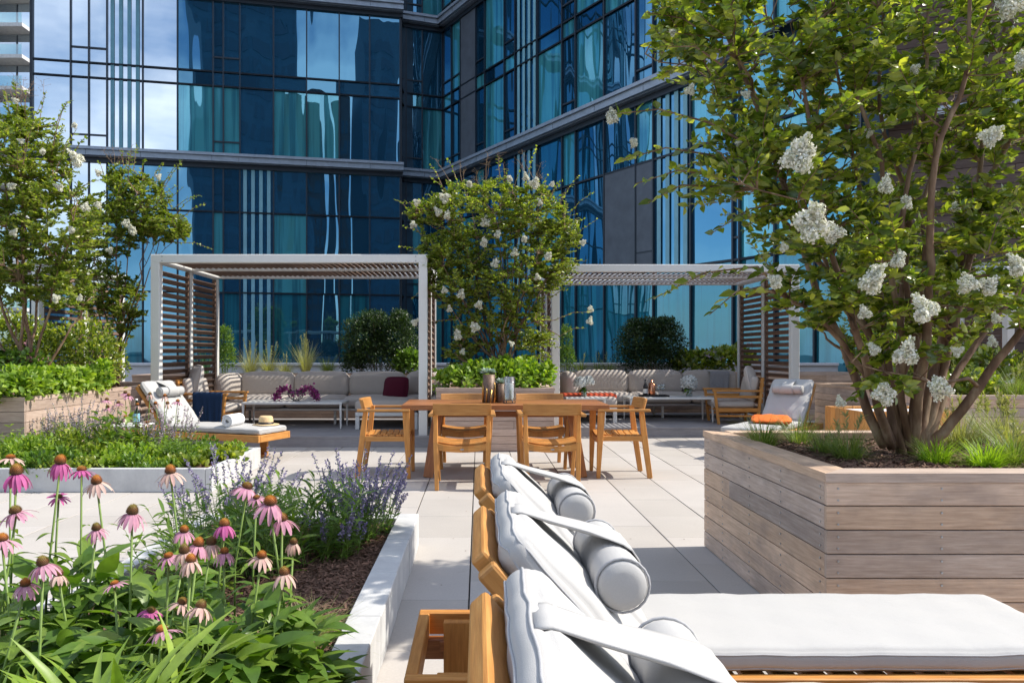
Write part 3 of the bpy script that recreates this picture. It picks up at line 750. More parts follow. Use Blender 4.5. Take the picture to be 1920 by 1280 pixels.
# ---- loungers (local: x from head end 0 to foot 2.15)
def lounger(label, loc, rz, extras=True, rod=False):
    t = thing('sun_lounger', label, 'sun lounger', loc, rz, 'teak sun loungers')
    for s in (-1, 1):
        m = MB(); m.box(.0, 2.16, s*.29-.019, s*.29+.019, .235, .318); m.build('side_rail', 'teak', t, bevel=.004)
    for x in (.02, 2.14):
        m = MB(); m.box(x-.02, x+.02, -.27, .27, .236, .317); m.build('end_rail', 'teak', t, bevel=.004)
    m = MB()
    for k in range(15): m.box(.76+k*.094, .76+k*.094+.07, -.27, .27, .285, .305)
    m.build('slats', 'teak', t, bevel=.002)
    for x in (.15, 1.82):
        for s in (-1, 1):
            m = MB(); m.box(x-.055, x+.055, s*.235-.018, s*.235+.018, .03, .30); m.build('leg', 'teak', t, bevel=.003)
        m = MB(); m.box(x-.055, x+.055, -.255, .255, 0, .029); m.build('leg_runner', 'teak', t, bevel=.003)
    # back frame
    hx, hz = .73, .315; ang = math.atan2(.50, .44); cx, sz = -math.cos(ang), math.sin(ang); nx, nz = math.sin(ang), math.cos(ang)
    Lb = .70
    bt_ = Matrix(((cx, 0, nx, hx), (0, 1, 0, 0), (sz, 0, nz, hz), (0, 0, 0, 1)))   # local u along the back, w = out of its face
    m = MB()
    for s in (-1, 1): m.box(0, Lb+.03, s*.262-.02, s*.262+.02, -.035, .012, bt_)
    m.box(Lb-.04, Lb+.055, -.24, .24, -.032, .008, bt_)
    for k in range(7): m.box(.06+k*.085, .12+k*.085, -.24, .24, -.022, -.002, bt_)
    m.build('back_frame', 'teak', t, bevel=.008, seg=2)
    m = MB(); m.box(.02, .60, .225, .268, .16, .234)
    for k in range(4): m.box(.08+k*.1, .14+k*.1, .218, .224, .19, .23)
    m.build('notch_rail', 'teak_dark', t, bevel=.003)
    m = MB(); q1 = bt_ @ Vector((.45, .2, -.045)); q2 = Vector((.225, .2, .34)); q3 = Vector((.225, .2, .13))
    m.tube([q1, q2, q3, q3+Vector((0, -.4, 0)), q2+Vector((0, -.4, 0)), q1+Vector((0, -.4, 0))], .007, 8); m.build('prop_rod', 'grey_metal', t, smooth=True)
    # cushions
    sc_ = (.70, .275, .036, .028, .012, .0028, 3); TS = Matrix.Translation((1.44, 0, .356))
    m = MB(); cushion_mb(m, *sc_[:5], 30, TS, *sc_[5:])
    seat = m.build('seat_cushion', 'cushion', t, smooth=True)
    for s_ in (.55, -.75):
        q = MB(); q.tube([TS @ p for p in seam_pts(*sc_, s_)], .0028, 6, False); q.build('piping', 'piping', seat, smooth=True)
    sc_ = (.365, .272, .042, .042, .024, .0045, 5); TS = bt_ @ Matrix.Translation((.375, 0, .058))
    m = MB(); cushion_mb(m, *sc_[:5], 30, TS, *sc_[5:])
    bk = m.build('back_cushion', 'cushion', t, smooth=True)
    for s_ in (.5, -.5):
        q = MB(); q.tube([TS @ p for p in seam_pts(*sc_, s_)], .0028, 6, False); q.build('piping', 'piping', bk, smooth=True)
    # bolster held by a strap from the cushion's top
    bc = bt_ @ Vector((.49, 0, .172))
    m = MB(); n = 20; prof = []
    for k in range(n+1):
        a = k/n; e_ = min(a, 1-a); prof.append((.058*(1 if e_ > .06 else (.90+.10*math.sqrt(e_/.06))) if e_ > 0 else .050, -.2+.4*a))
    m.lathe([(0, -.204), (.03, -.203)]+[(r_*.985+.0012*math.sin(i*2.1), z_) for i, (r_, z_) in enumerate(prof) if r_ > .001]+[(.03, .203), (0, .204)], (0, 0, 0), 24, Matrix.Translation(bc) @ Matrix.Rotation(R(90), 4, 'X'))
    bo = m.build('bolster', 'cushion', t, smooth=True)
    for y_ in (-.188, .188):
        q = MB(); q.tube([bc+Vector((.0585*math.cos(a_*math.pi/10), y_, .0585*math.sin(a_*math.pi/10))) for a_ in range(21)], .003, 6, False); q.build('piping', 'piping', bo, smooth=True)
    m = MB(); n = 8; vs = []
    arc = [(.49+.0625*math.cos(R(q)), .172+.0625*math.sin(R(q))) for q in (62, 85, 110, 135, 160, 185, 205)]
    rows_ = [((.738, .080), .050), ((.722, .098), .052), ((.66, .135), .058), ((.59, .185), .068)]+[(q, .076+.003*i) for i, q in enumerate(arc)]
    for i, ((u_, w_), hw_) in enumerate(rows_):
        p = bt_ @ Vector((u_, 0, w_))
        for j in range(n+1):
            y_ = -hw_+2*hw_*j/n; s3 = .003*math.sin(j*1.9+i*.8)*(1 if i in (2, 3) else .2); vs.append((p[0]+s3, y_+.002*math.sin(i*1.3), p[2]+s3-.006*(1-(2*j/n-1)**2)*(i in (2, 3))))
    fs = [(i*(n+1)+j, i*(n+1)+j+1, (i+1)*(n+1)+j+1, (i+1)*(n+1)+j) for i in range(len(rows_)-1) for j in range(n)]
    m.add(vs, fs); st_ = m.build('strap', 'cushion', t, smooth=True)
    sm = st_.modifiers.new('thick', 'SOLIDIFY'); sm.thickness = .0035
    return t
fgl = [('nearest teak lounger cut off by the bottom edge with raised white back cushion', 1.08), ('middle of the three foreground loungers, raised white cushion and bolster', 1.82), ('farthest of the three foreground loungers, nearest the dining chairs, its flat mattress in full view', 2.585)]
for k, (lb, y) in enumerate(fgl):
    if k == 0: LG = lounger(lb, (-.226, y, .001), 0)
    else:
        o = copy_tree(LG); o.location = (-.226, y, .001); o['label'] = lb
o = copy_tree(LG); o['label'] = 'white cushioned teak lounger beside the green bottle with a rolled towel and hat on it'
hd = Vector((-.927, .373, 0)); fc = Vector((-2.47, 9.16, 0)); o.location = fc+hd*2.16; o.location.z = .001; o.rotation_euler.z = math.atan2(-hd.y, -hd.x)
LL = o
o = copy_tree(LG); o['label'] = 'shaded lounger with an orange throw between the armchair and the slatted teak box'
h2 = Vector((.65, .76, 0)).normalized(); hp = Vector((4.07, 10.15, 0)); o.location = hp+h2*.73; o.location.z = .001; o.rotation_euler.z = math.atan2(-h2.y, -h2.x)
LRt = o
def loc2w(o, p): return Matrix.Translation(o.location) @ Matrix.Rotation(o.rotation_euler.z, 4, 'Z') @ Vector(p)
# orange throw folded on the right lounger
m = MB(); cushion_mb(m, .40, .23, .016, .016, .034, 16, Matrix.Translation(loc2w(LRt, (1.22, 0.02, .436))) @ Matrix.Rotation(LRt.rotation_euler.z+.35, 4, 'Z'), .009, 9)
tag(m.build('throw', 'orange', smooth=True), 'bright orange folded throw on the right lounger', 'throw')
# rolled towel
m = MB(); n = 90; vs = []; hw = .15
for k in range(n+1):
    a = k/n*2*math.pi*3.4; r_ = .022+.0145*a/(2*math.pi)*1.02
    for y_ in (-hw, -hw*.98, hw*.98, hw): vs.append((r_*math.cos(a)+.001*math.sin(k), y_, r_*math.sin(a)))
fs = [(k*4+j, k*4+j+1, (k+1)*4+j+1, (k+1)*4+j) for k in range(n) for j in range(3)]
TW = loc2w(LL, (1.62, -.10, .396+.072)); m.add(vs, fs, None, Matrix.Translation(TW) @ Matrix.Rotation(R(-12), 4, 'Z'))
tw = m.build('towel', 'towel', smooth=True); q = tw.modifiers.new('thick', 'SOLIDIFY'); q.thickness = .0135; q.offset = 0
tag(tw, 'white towel rolled into a spiral on the left lounger', 'towel')
# straw hat
HP = loc2w(LL, (1.93, .13, .399))
t = thing('sun_hat', 'pale straw hat with a black band beside the rolled towel', 'hat', HP)
m = MB(); m.lathe([(.0, .105), (.045, .106), (.068, .112), (.078, .104), (.084, .085), (.090, .03), (.094, .012), (.12, .006), (.16, .010), (.16, .006), (.12, .002), (.09, .0)], n=40); m.build('crown', 'straw', t, smooth=True)
m = MB(); m.lathe([(.0935, .013), (.0935, .014), (.0915, .040), (.0890, .040)], n=40); m.build('hat_band', 'black', t, smooth=True)
# side table and bottle
sp = P(243, 812, 8.95); sp.z = 0
t = thing('side_table', 'small white side table under the green bottle', 'side table', sp)
m = MB(); m.box(-.21, .21, -.21, .21, .43, .45); m.build('tabletop', 'white_metal', t, bevel=.004)
m = MB(); m.tube([(0, 0, .02), (0, 0, .43)], .02, 12); m.build('stem', 'white_metal', t, smooth=True)
m = MB(); m.lathe([(0, 0), (.15, 0), (.15, .012), (.02, .02), (0, .02)], n=30); m.build('base', 'white_metal', t, bevel=.002)
bp_ = Vector((sp.x+.09, sp.y-.02, .4505))
t = thing('bottle', 'green glass water bottle with a pale label on the side table', 'bottle', bp_)
m = MB(); m.lathe([(0, 0), (.034, .0), (.037, .006), (.037, .15), (.034, .175), (.018, .22), (.0135, .25), (.0135, .285), (.015, .287), (.015, .297), (0, .297)], n=28); m.build('body', 'green_glass', t, smooth=True)
m = MB(); m.lathe([(.0376, .035), (.0380, .036), (.0380, .128), (.0376, .129)], n=28); m.build('paper_label', 'frit', t, smooth=True)
m = MB(); m.lathe([(.0155, .285), (.0155, .30), (0, .302)], n=20); m.build('cap', 'white_metal', t, smooth=True)
# ---- sofas
def sofa(label, loc, backs, depth, arms=True, chaise=None, side=None):
    t = thing('sofa', label, 'sofa', loc, 0, 'taupe outdoor sofas')
    x = 0; W = sum(backs)
    for i, wd in enumerate(backs):
        c = x+wd/2
        m = MB(); cushion_mb(m, wd/2-.006, .13, .20, .10, .03, 10, Matrix.Translation((c, depth-.16, .60)) @ Matrix.Rotation(R(-7), 4, 'X'), .004, i); m.build('back_cushion', 'sofa', t, smooth=True)
        m = MB(); cushion_mb(m, wd/2-.005, depth/2-.01, .085, .06, .022, 10, Matrix.Translation((c, depth/2, .345)), .004, i+7); m.build('seat_cushion', 'sofa', t, smooth=True)
        x += wd
    m = MB(); m.box(.02, W-.02, .03, depth-.02, .215, .255); m.build('base_frame', 'grey_metal', t, bevel=.005)
    for xx in (.12, W/2, W-.12):
        for yy in (.12, depth-.1):
            m = MB(); m.box(xx-.02, xx+.02, yy-.02, yy+.02, 0, .214); m.build('leg', 'white_metal', t, bevel=.003)
    if side:
        for s in side:
            xx = -.12 if s == 'L' else W+.12
            m = MB(); cushion_mb(m, .13, depth/2-.02, .20, .12, .03, 10, Matrix.Translation((xx, depth/2+.02, .58)) , .003, 2); m.build('arm_cushion', 'sofa', t, smooth=True)
    if chaise:
        cx, cw, cd = chaise
        m = MB(); cushion_mb(m, cw/2-.005, cd/2, .085, .06, .022, 10, Matrix.Translation((cx+cw/2, -cd/2+.02, .345)), .004, 31); m.build('seat_cushion', 'sofa', t, smooth=True)
        m = MB(); m.box(cx+.01, cx+cw-.01, -cd+.03, -.0, .20, .252)
        for xx in (cx+.04, cx+cw-.04): m.box(xx-.03, xx+.03, -cd+.04, -cd+.1, 0, .199)
        m.build('base_frame', 'white_metal', t, bevel=.004)
    return t
sofa('taupe sectional sofa under the left pergola with a chaise at its right', (-4.0, 12.02, .151), (.90, .92, .95, .62), .92, chaise=(2.15, .95, .80), side='LR')
sofa('taupe sofa under the right pergola with the coral throw', (1.72, 13.1, .151), (.99, .99, .99), .88, chaise=(-.42, .95, .85), side='L')
def pillow(nm, label, cat, mat, c, s, rz, rx, seed=0, th=.07):
    m = MB(); cushion_mb(m, s, s, .022, .02, th, 12, Matrix.Translation(c) @ Matrix.Rotation(rz, 4, 'Z') @ Matrix.Rotation(rx, 4, 'X'), .004, seed)
    return tag(m.build(nm, mat, smooth=True), label, cat)
pillow('throw_pillow', 'burgundy square pillow leaning at the right end of the left sofa', 'pillow', 'burgundy', P(742, 731, 12.25), .20, R(-20), R(75), 1)
# ---- coffee tables
def coffee(label, x0, x1, y0, y1, z=.40, zb=.151):
    t = thing('coffee_table', label, 'coffee table', ((x0+x1)/2, (y0+y1)/2, zb), 0, 'white coffee tables'); hx, hy = (x1-x0)/2, (y1-y0)/2
    m = MB(); m.box(-hx, hx, -hy, hy, z-.035, z); m.build('tabletop', 'white_metal', t, bevel=.008, seg=2)
    for a in (-1, 1):
        for b in (-1, 1):
            m = MB(); m.beam((a*(hx-.02), b*(hy-.02), 0), (a*(hx-.025), b*(hy-.025), z-.036), .022, .022, .034, .034); m.build('leg', 'white_metal', t, bevel=.004)
    return t
coffee('long white coffee table holding the purple orchids', -3.56, -2.05, 11.33, 11.92, .40)
coffee('small square white table under the left hydrangea vase', 1.38, 2.02, 12.0, 12.6, .43)
coffee('long white coffee table with the drinks tray', 2.46, 3.84, 12.35, 12.95, .41)
# ---- wooden armchairs (local: sitter looks to +x)
def armchair(label, loc, rz):
    t = thing('armchair', label, 'armchair', loc, rz, 'teak armchairs with loose cushions')
    for s in (-1, 1):
        y = s*.34
        m = MB(); m.beam((.66, y, 0), (.72, y, .52), .04, .05, up=(0, 1, 0)); m.build('leg', 'teak', t, bevel=.004)
        m = MB(); m.beam((.06, y, 0), (-.02, y, .74), .04, .055, up=(0, 1, 0)); m.build('leg', 'teak', t, bevel=.004)
        m = MB(); m.box(-.02, .76, y-.03, y+.03, .52, .55); m.build('armrest', 'teak', t, bevel=.006)
        m = MB(); m.box(.03, .69, y-.012, y+.012, .42, .46); m.box(.05, .68, y-.014, y+.014, .20, .26); m.box(.07, .66, y-.012, y+.012, .12, .15); m.build('side_rail', 'teak', t, bevel=.003)
    m = MB()
    for k in range(5): m.box(-.035-k*.006, -.01-k*.006, -.318, .318, .34+k*.085, .34+k*.085+.065)
    m.build('back_slats', 'teak', t, bevel=.003)
    m = MB(); m.box(.05, .69, -.32, .32, .215, .245); m.build('seat_base', 'teak', t, bevel=.003)
    m = MB(); cushion_mb(m, .31, .305, .06, .05, .02, 10, Matrix.Translation((.39, 0, .315)), .002, 4); m.build('seat_cushion', 'sofa', t, smooth=True)
    m = MB(); cushion_mb(m, .20, .29, .06, .05, .03, 10, Matrix.Translation((.09, 0, .56)) @ Matrix.Rotation(R(80), 4, 'Y'), .003, 5); m.build('back_cushion', 'sofa', t, smooth=True)
    return t
armchair('teak armchair with the navy throw over its arm beside the left sofa', (-4.36, 11.45, .151), R(-8))
armchair('teak armchair with a grey pillow under the right pergola', (4.50, 12.35, .151), R(176))
pillow('throw_pillow', 'crumpled pale grey pillow standing in the left armchair', 'pillow', 'pillow', P(366, 722, 11.42)+Vector((0, 0, .06)), .23, R(-55), R(78), 3)
pillow('throw_pillow', 'beige pillow standing in the right armchair', 'pillow', 'pillow', P(1408, 715, 12.3)+Vector((0, 0, .03)), .21, R(60), R(78), 4)
def drape(name, label, cat, mat, x0, x1, y, yt, z, dl, seed, rz=0, c=None, stripes=False, rag=0):
    """a cloth laid over a rail running along x: hangs down in front (towards -y) and behind"""
    rn = random.Random(seed); nx, nz = 28, 20; vs = []; fs = []; uvs = []
    path = [(-dl[0]*(1-i/8)) for i in range(8)]
    pts = [(y-yt-.006, z-dl[0]*(1-i/8.)) for i in range(9)]+[(y-yt*.7, z+.012), (y, z+.018), (y+yt*.7, z+.012)]+[(y+yt+.006, z-dl[1]*i/8.) for i in range(9)]
    for i in range(nx+1):
        a = i/nx; x = x0+(x1-x0)*a
        for k, (yy, zz) in enumerate(pts):
            hang = max(0, (z-zz)); f = .018*math.sin(a*14+seed)*hang*2+.010*math.sin(a*31+k*.3)*hang*2
            vs.append((x+hang*.05*math.sin(a*5), yy-abs(f)*(1 if yy < y else -1), zz+.008*math.sin(a*9+k)*(hang > .05)))
    K = len(pts)
    for i in range(nx):
        for k in range(K-1): fs.append((i*K+k, (i+1)*K+k, (i+1)*K+k+1, i*K+k+1)); uvs.append([(i/nx, k/K), ((i+1)/nx, k/K), ((i+1)/nx, (k+1)/K), (i/nx, (k+1)/K)])
    Mx = Matrix.Translation(c or (0, 0, 0)) @ Matrix.Rotation(rz, 4, 'Z')
    m = MB(); m.add(vs, fs, uvs, Mx)
    o = m.build(name, mat, smooth=True); q = o.modifiers.new('thick', 'SOLIDIFY'); q.thickness = .010
    tag(o, label, cat)
    if rag:
        b = []; d = []
        for i in range(70):
            x = x0+(x1-x0)*i/69; b.append(Mx @ Vector((x, y-yt-.012, z-dl[0]+.005))); d.append((rn.uniform(-.2, .2), -.1, -1))
        strips('fringe', b, d, [(0, -1, 0)]*70, .05, .006, 3, [1, 1, .6], 0, 0, mat, o)
    return o
drape('throw', 'navy blue throw with a fringe hanging over the left armchair arm', 'throw', 'navy_throw', .24, .70, -.34, .034, .55, (.50, .12), 3, R(-8), Vector((-4.36, 11.45, .151)), rag=1)
drape('throw', 'grey and white striped throw hanging over the back of the right sofa', 'throw', 'grey_throw', 4.15, 4.50, 13.74, .14, .94, (.40, .2), 5)
drape('throw', 'coral throw laid across the left seat of the right sofa', 'throw', 'coral', 1.36, 2.24, 12.62, .30, .602, (.22, .0), 8, rag=1)
# the navy throw is plain
# ---- things on tables
def vase(name, label, cat, prof, mat, loc, n=28): pass
TZ = .761
t = thing('vase', 'tall brown and brass cylinder vase with grey succulents on the dining table', 'vase', P(917, 0, 8.12).xy.to_3d()+Vector((0, 0, TZ)))
m = MB(); m.lathe([(0, .002), (.056, .002), (.060, .01), (.066, .30), (.061, .30), (.055, .02), (0, .02)], n=30); m.build('outer_wall', 'bark_pot', t, smooth=True)
m = MB()
for k in range(9):
    a = k*.7; m.tube([(.069*math.cos(a), .069*math.sin(a), .002), (.072*math.cos(a+.2), .072*math.sin(a+.2), .12+.02*(k % 3)), (.069*math.cos(a+.1), .069*math.sin(a+.1), .22-.03*(k % 4))], [.009, .007, .003], 6)
m.build('brass_trim', 'gold', t, smooth=True)
def succulent(parent, c, r_, n=26):
    k = np.arange(n); a = k*2.4; el = np.linspace(1.3, .25, n)
    d = np.stack([np.cos(a)*np.cos(el), np.sin(a)*np.cos(el), np.sin(el)], 1)
    strips('succulent', np.tile(c, (n, 1)), d, np.cross(d, np.cross(d, [[0, 0, 1]]*n)), r_, r_*.38, 4, [.5, 1, .8, .05], -.15, .3, 'succ', parent)
succulent(t, (-.035, 0, .31), .075); succulent(t, (.03, .01, .315), .06)
t = thing('vase', 'short brown cylinder vase with succulents between the tall vase and the candle', 'vase', P(939, 0, 8.15).xy.to_3d()+Vector((0, 0, TZ)))
m = MB(); m.lathe([(0, .002), (.045, .002), (.05, .01), (.054, .20), (.049, .20), (.044, .02), (0, .02)], n=30); m.build('outer_wall', 'bark_pot', t, smooth=True)
succulent(t, (0, 0, .205), .07)
t = thing('candle_holder', 'white pillar candle in a clear glass cylinder on a thin wire stand', 'candle holder', P(955, 0, 8.0).xy.to_3d()+Vector((0, 0, TZ)))
m = MB(); m.lathe([(.060, .03), (.060, .28), (.057, .28), (.057, .033), (0, .033), (0, .03)], n=32); m.build('glass_cylinder', 'clear', t, smooth=True)
m = MB(); m.lathe([(0, .036), (.042, .036), (.043, .05), (.043, .205), (.038, .210), (0, .206)], n=28); m.build('candle', 'candle', t, smooth=True)
m = MB()
for z in (.004, .03): m.tube([(.062*math.cos(a*.3927), .062*math.sin(a*.3927), z) for a in range(17)], .003, 6, False)
for a in range(6): m.tube([(.062*math.cos(a*1.047), .062*math.sin(a*1.047), .004), (.062*math.cos(a*1.047), .062*math.sin(a*1.047), .03)], .003, 6)
m.build('wire_stand', 'dark_metal', t, smooth=True)
# orchids in wire bowl
oc_ = Vector((-2.80, 11.60, .552))
t = thing('orchid_arrangement', 'purple orchid sprays arching out of a dark wire bowl on the left coffee table', 'flower arrangement', oc_)
m = MB()
for k in range(14):
    a = k*math.pi/7; m.tube([(.03*math.cos(a), .03*math.sin(a), .006), (.10*math.cos(a+.5), .10*math.sin(a+.5), .05), (.13*math.cos(a+1.0), .13*math.sin(a+1.0), .12), (.10*math.cos(a+1.6), .10*math.sin(a+1.6), .16)], .0035, 5)
for z, r_ in ((.006, .05), (.12, .13), (.16, .10)): m.tube([(r_*math.cos(a*.3927), r_*math.sin(a*.3927), z) for a in range(17)], .0035, 5, False)
m.build('wire_bowl', 'dark_metal', t, smooth=True)
for s in (-1, 1):
    for yy in (-.03, .05):
        sp_ = [Vector((s*x, yy*(1+x*3), z)) for x, z in ((.03, .10), (.12, .20), (.22, .19), (.29, .10), (.32, .02))]
        m = MB(); m.tube(sp_, .003, 5); spr = m.build('spray_stem', 'stem', t, smooth=True)
        b = []
        for q in range(110):
            u = (q/110)**.8*3.99; i = int(u); p = sp_[i].lerp(sp_[i+1], u-i); b.append(p+Vector(rng.normal(size=3)*.022))
        d = rand_unit(110); strips('blooms', b, d, rand_unit(110), .038, .034, 3, [.4, 1, .5], .2, .2, 'orchid', spr)
# hydrangea vases
def hydrangea(label, c, r_, n):
    t = thing('hydrangea_vase', label, 'flower vase', c)
    m = MB(); m.lathe([(0, .002), (.045, .002), (.05, .012), (.05, .13), (.046, .13), (.045, .014), (0, .012)], n=24); m.build('glass_vase', 'clear', t, smooth=True)
    m = MB()
    for k in range(5): m.tube([(.02*math.cos(k*1.26), .02*math.sin(k*1.26), .015), (.03*math.cos(k*1.26+.4), .03*math.sin(k*1.26+.4), .16)], .004, 5)
    m.build('stems', 'stem', t)
    for (x, y, z, q) in n:
        d = rand_unit(900); d[:, 2] = np.where(d[:, 2] < -.55, -d[:, 2], d[:, 2]); base = np.array([x, y, z])+d*q*rng.uniform(.72, 1.0, (900, 1))
        strips('bloom', base, rand_unit(900), d+rng.normal(size=(900, 3))*.3, .032, .030, 3, [.6, 1, .6], .1, .15, 'hydrangea', t)
    b = rng.normal(size=(14, 3))*.02+np.array([0, 0, .13]); d = rand_unit(14); d[:, 2] *= .4; strips('leaf', b, d, [[0, 0, 1]]*14, .11, .06, 5, None, .3, .2, 'leaf_mid', t)
hydrangea('two blue white hydrangea heads in a glass vase on the small square table', (1.70, 12.25, .5825), .09, [(-.07, -.02, .22, .095), (.07, .02, .24, .085)])
hydrangea('dense white hydrangea ball in a glass vase on the long table', (3.50, 12.6, .5625), .12, [(0, 0, .215, .13)])
# drinks tray
tc = Vector((2.90, 12.60, .5625))
t = thing('tray', 'dark serving tray under the bottle and glasses', 'tray', tc); m = MB(); m.box(-.22, .24, -.13, .13, 0, .012); m.build('base', 'black', t, bevel=.003)
m = MB()
for a in ((-.22, .24, -.13, -.12), (-.22, .24, .12, .13), (-.22, -.21, -.118, .118), (.23, .24, -.118, .118)): m.box(*a, .0125, .028)
m.build('rim', 'black', t)
t = thing('wine_bottle', 'dark wine bottle with a white label on the tray', 'bottle', tc+Vector((-.13, 0, .0125))); m = MB(); m.lathe([(0, 0), (.038, 0), (.038, .15), (.035, .17), (.015, .205), (.013, .27), (0, .27)], n=24); m.build('body', 'black', t, smooth=True)
m = MB(); m.lathe([(.0385, .04), (.0388, .041), (.0388, .115), (.0385, .116)], n=24); m.build('paper_label', 'white_metal', t, smooth=True)
t = thing('cocktail_shaker', 'copper ice bucket with a lid on the tray', 'shaker', tc+Vector((-.02, .01, .0125))); m = MB(); m.lathe([(0, 0), (.055, 0), (.058, .01), (.060, .19), (.05, .20), (0, .2)], n=28); m.build('body', 'copper', t, smooth=True)
m = MB(); m.lathe([(.052, .201), (.052, .208), (.03, .225), (.012, .23), (.014, .26), (0, .265)], n=24); m.build('lid', 'copper', t, smooth=True)
def wineglass(c, lb):
    t = thing('wine_glass', lb, 'glass', c, 0, 'glasses on the tray'); m = MB(); m.lathe([(0, .001), (.035, .001), (.034, .004), (.004, .008), (.004, .09), (.03, .11), (.04, .15), (.034, .19), (.032, .19), (.037, .15), (.028, .113), (0, .10)], n=22); m.build('body', 'clear', t, smooth=True); return t
gl0 = wineglass(tc+Vector((.08, -.03, .0125)), 'clear stemmed glass on the tray next to the copper bucket')
c = copy_tree(gl0); c.location = tc+Vector((.17, .04, .0125)); c['label'] = 'clear stemmed glass at the far end of the tray from the bottle'
# teak box
t = thing('teak_box', 'vertical slatted teak storage box with a grey lid behind the big planter', 'storage box', (3.74, 7.42, 0))
W_, D_, Z_ = .98, .75, .72
m = MB()
for k in range(10): m.box(k*.098, k*.098+.092, 0, .02, .02, Z_)
for k in range(7): m.box(0, .02, .022+k*.103, .022+k*.103+.097, .02, Z_); m.box(W_-.02, W_, .022+k*.103, .022+k*.103+.097, .02, Z_)
for k in range(10): m.box(k*.098, k*.098+.092, D_-.003, D_+.017, .02, Z_)
m.build('slats', 'teak', t, bevel=.003)
m = MB(); m.box(.022, W_-.022, .022, D_-.005, .01, Z_-.03); m.build('lid', 'white_wall', t)
# ================================================================ planting
def npv(*a): return np.array(a, float)
def crape(label, base, blobs, nstem, nlimb, ntwig, leaves, leafL, seed, flowers, spread=.12, fsize=.11, mat='leaf_tree', stemr=.03, name='crape_myrtle', dry=0, extra=(), paths=(), shoots=0):
    """multi-stemmed vase-shaped tree: stems > limbs > twigs with paired leaves"""
    g_ = np.random.default_rng(seed); rr = random.Random(seed); base = Vector(base)
    t = thing(name, label, 'tree', base)
    W_ = np.array([b[2] for b in blobs], float); W_ /= W_.sum()
    def sample(n, lo=.35):
        idx = g_.choice(len(blobs), n, p=W_); d = g_.normal(size=(n, 3)); d /= np.linalg.norm(d, axis=1, keepdims=True)
        r_ = g_.uniform(lo**3, 1, n)**(1/3); c = np.array([blobs[i][0] for i in idx]); R_ = np.array([blobs[i][1] for i in idx])
        return c+d*R_*r_[:, None]-np.array(base)
    nodes = []   # (pos, radius)
    def path(p0, p1, r0, r1, k, sag, jit):
        pts = []; 
        for i in range(k+1):
            u = i/k; q = p0.lerp(p1, u); 
            q = Vector((p0.x+(p1.x-p0.x)*u**(1+sag), p0.y+(p1.y-p0.y)*u**(1+sag), p0.z+(p1.z-p0.z)*u**(1-sag*.1)))
            if 0 < i < k: q += Vector([rr.gauss(0, jit) for _ in range(3)])
            pts.append(q)
        return pts, [r0+(r1-r0)*(i/k)**.8 for i in range(k+1)]
    tr = MB(); tops = sample(nstem*3, .0); tops = sorted(tops.tolist(), key=lambda q: math.atan2(q[1], q[0]))[::3]
    for i in range(nstem):
        a = 2*math.pi*i/nstem+rr.uniform(-.3, .3); b0 = Vector((spread*math.cos(a)*rr.uniform(.3, 1), spread*math.sin(a)*rr.uniform(.3, 1), -.02))
        tp = Vector(tops[i % len(tops)]); pts, rad = path(b0, tp, stemr*rr.uniform(.65, 1.2), stemr*.2, 9, .06, .022)
        tr.tube(pts, rad, 8); nodes += [(p, r_) for p, r_ in zip(pts[3:], rad[3:])]
    for pth in paths:
        pp = [Vector(q)-base for q in pth]; fine = []
        for i in range(len(pp)-1):
            for k in range(4):
                u = k/4; p0, p1, p2, p3 = pp[max(i-1, 0)], pp[i], pp[i+1], pp[min(i+2, len(pp)-1)]
                fine.append(.5*((2*p1)+(p2-p0)*u+(2*p0-5*p1+4*p2-p3)*u*u+(3*p1-p0-3*p2+p3)*u**3)+Vector([rr.gauss(0, .004) for _ in range(3)]))
        fine.append(pp[-1]); r0 = stemr*rr.uniform(.8, 1.25); n_ = len(fine); rad = [r0*(1-.75*(i/n_)) for i in range(n_)]
        tr.tube(fine, rad, 9); nodes += [(p, r_) for p, r_ in zip(fine[6:], rad[6:])]
    lm = sample(nlimb, .3)
    for p in sorted(lm.tolist(), key=lambda q: q[2]):
        p = Vector(p); c = [nd for nd in nodes if nd[0].z < p.z-.12] or nodes
        nd = min(c, key=lambda q: (q[0]-p).length+abs((p.z-q[0].z)-.35)*.5); pts, rad = path(nd[0], p, min(nd[1]*.75, stemr*.5), .004, 5, .25, .02)
        tr.tube(pts, rad, 6); nodes += [(q, r_) for q, r_ in zip(pts[2:], rad[2:])]
    trunk = tr.build('trunk', 'bark', t, smooth=True)
    tw = MB(); NP = np.array([list(n_[0]) for n_ in nodes]); tg = sample(ntwig, .45)
    LB, LD, LN, LL_ = [], [], [], []
    def twig(p, leafscale=1.0):
        d = np.linalg.norm(NP-p, axis=1)+np.maximum(0, NP[:, 2]-p[2]+.02)*2; n0 = NP[int(np.argmin(d))]
        v = p-n0; ln = np.linalg.norm(v)
        if ln > .75: n0 = p-v/ln*.75; ln = .75
        v = v/ln if ln > 0 else np.array([0, 0, 1.]); end = p+v*.06+np.array([0, 0, -.03*rr.random()])
        mid = (n0+end)/2+np.array([0, 0, .04*ln])+g_.normal(size=3)*.02
        tw.tube([n0, mid, end], [.0042, .003, .0012], 4, False)
        n_ = leaves; s0 = np.cross(v, [0, 0, 1.]); s0 /= np.linalg.norm(s0)+1e-6
        for k in range(n_):
            u = .2+.8*(k+rr.random()*.6)/n_; q = (1-u)**2*n0+2*u*(1-u)*mid+u*u*end
            sgn = 1 if k % 2 else -1; dd = v*rr.uniform(.15, .7)+s0*sgn*rr.uniform(.5, 1)+g_.normal(size=3)*.28+np.array([0, 0, .12])
            LB.append(q); LD.append(dd); LN.append(np.array([0, 0, .55])+g_.normal(size=3)*.75); LL_.append(leafL*rr.uniform(.6, 1.25)*leafscale*(1-.25*u))
    for p in tg: twig(p)
    auto = []
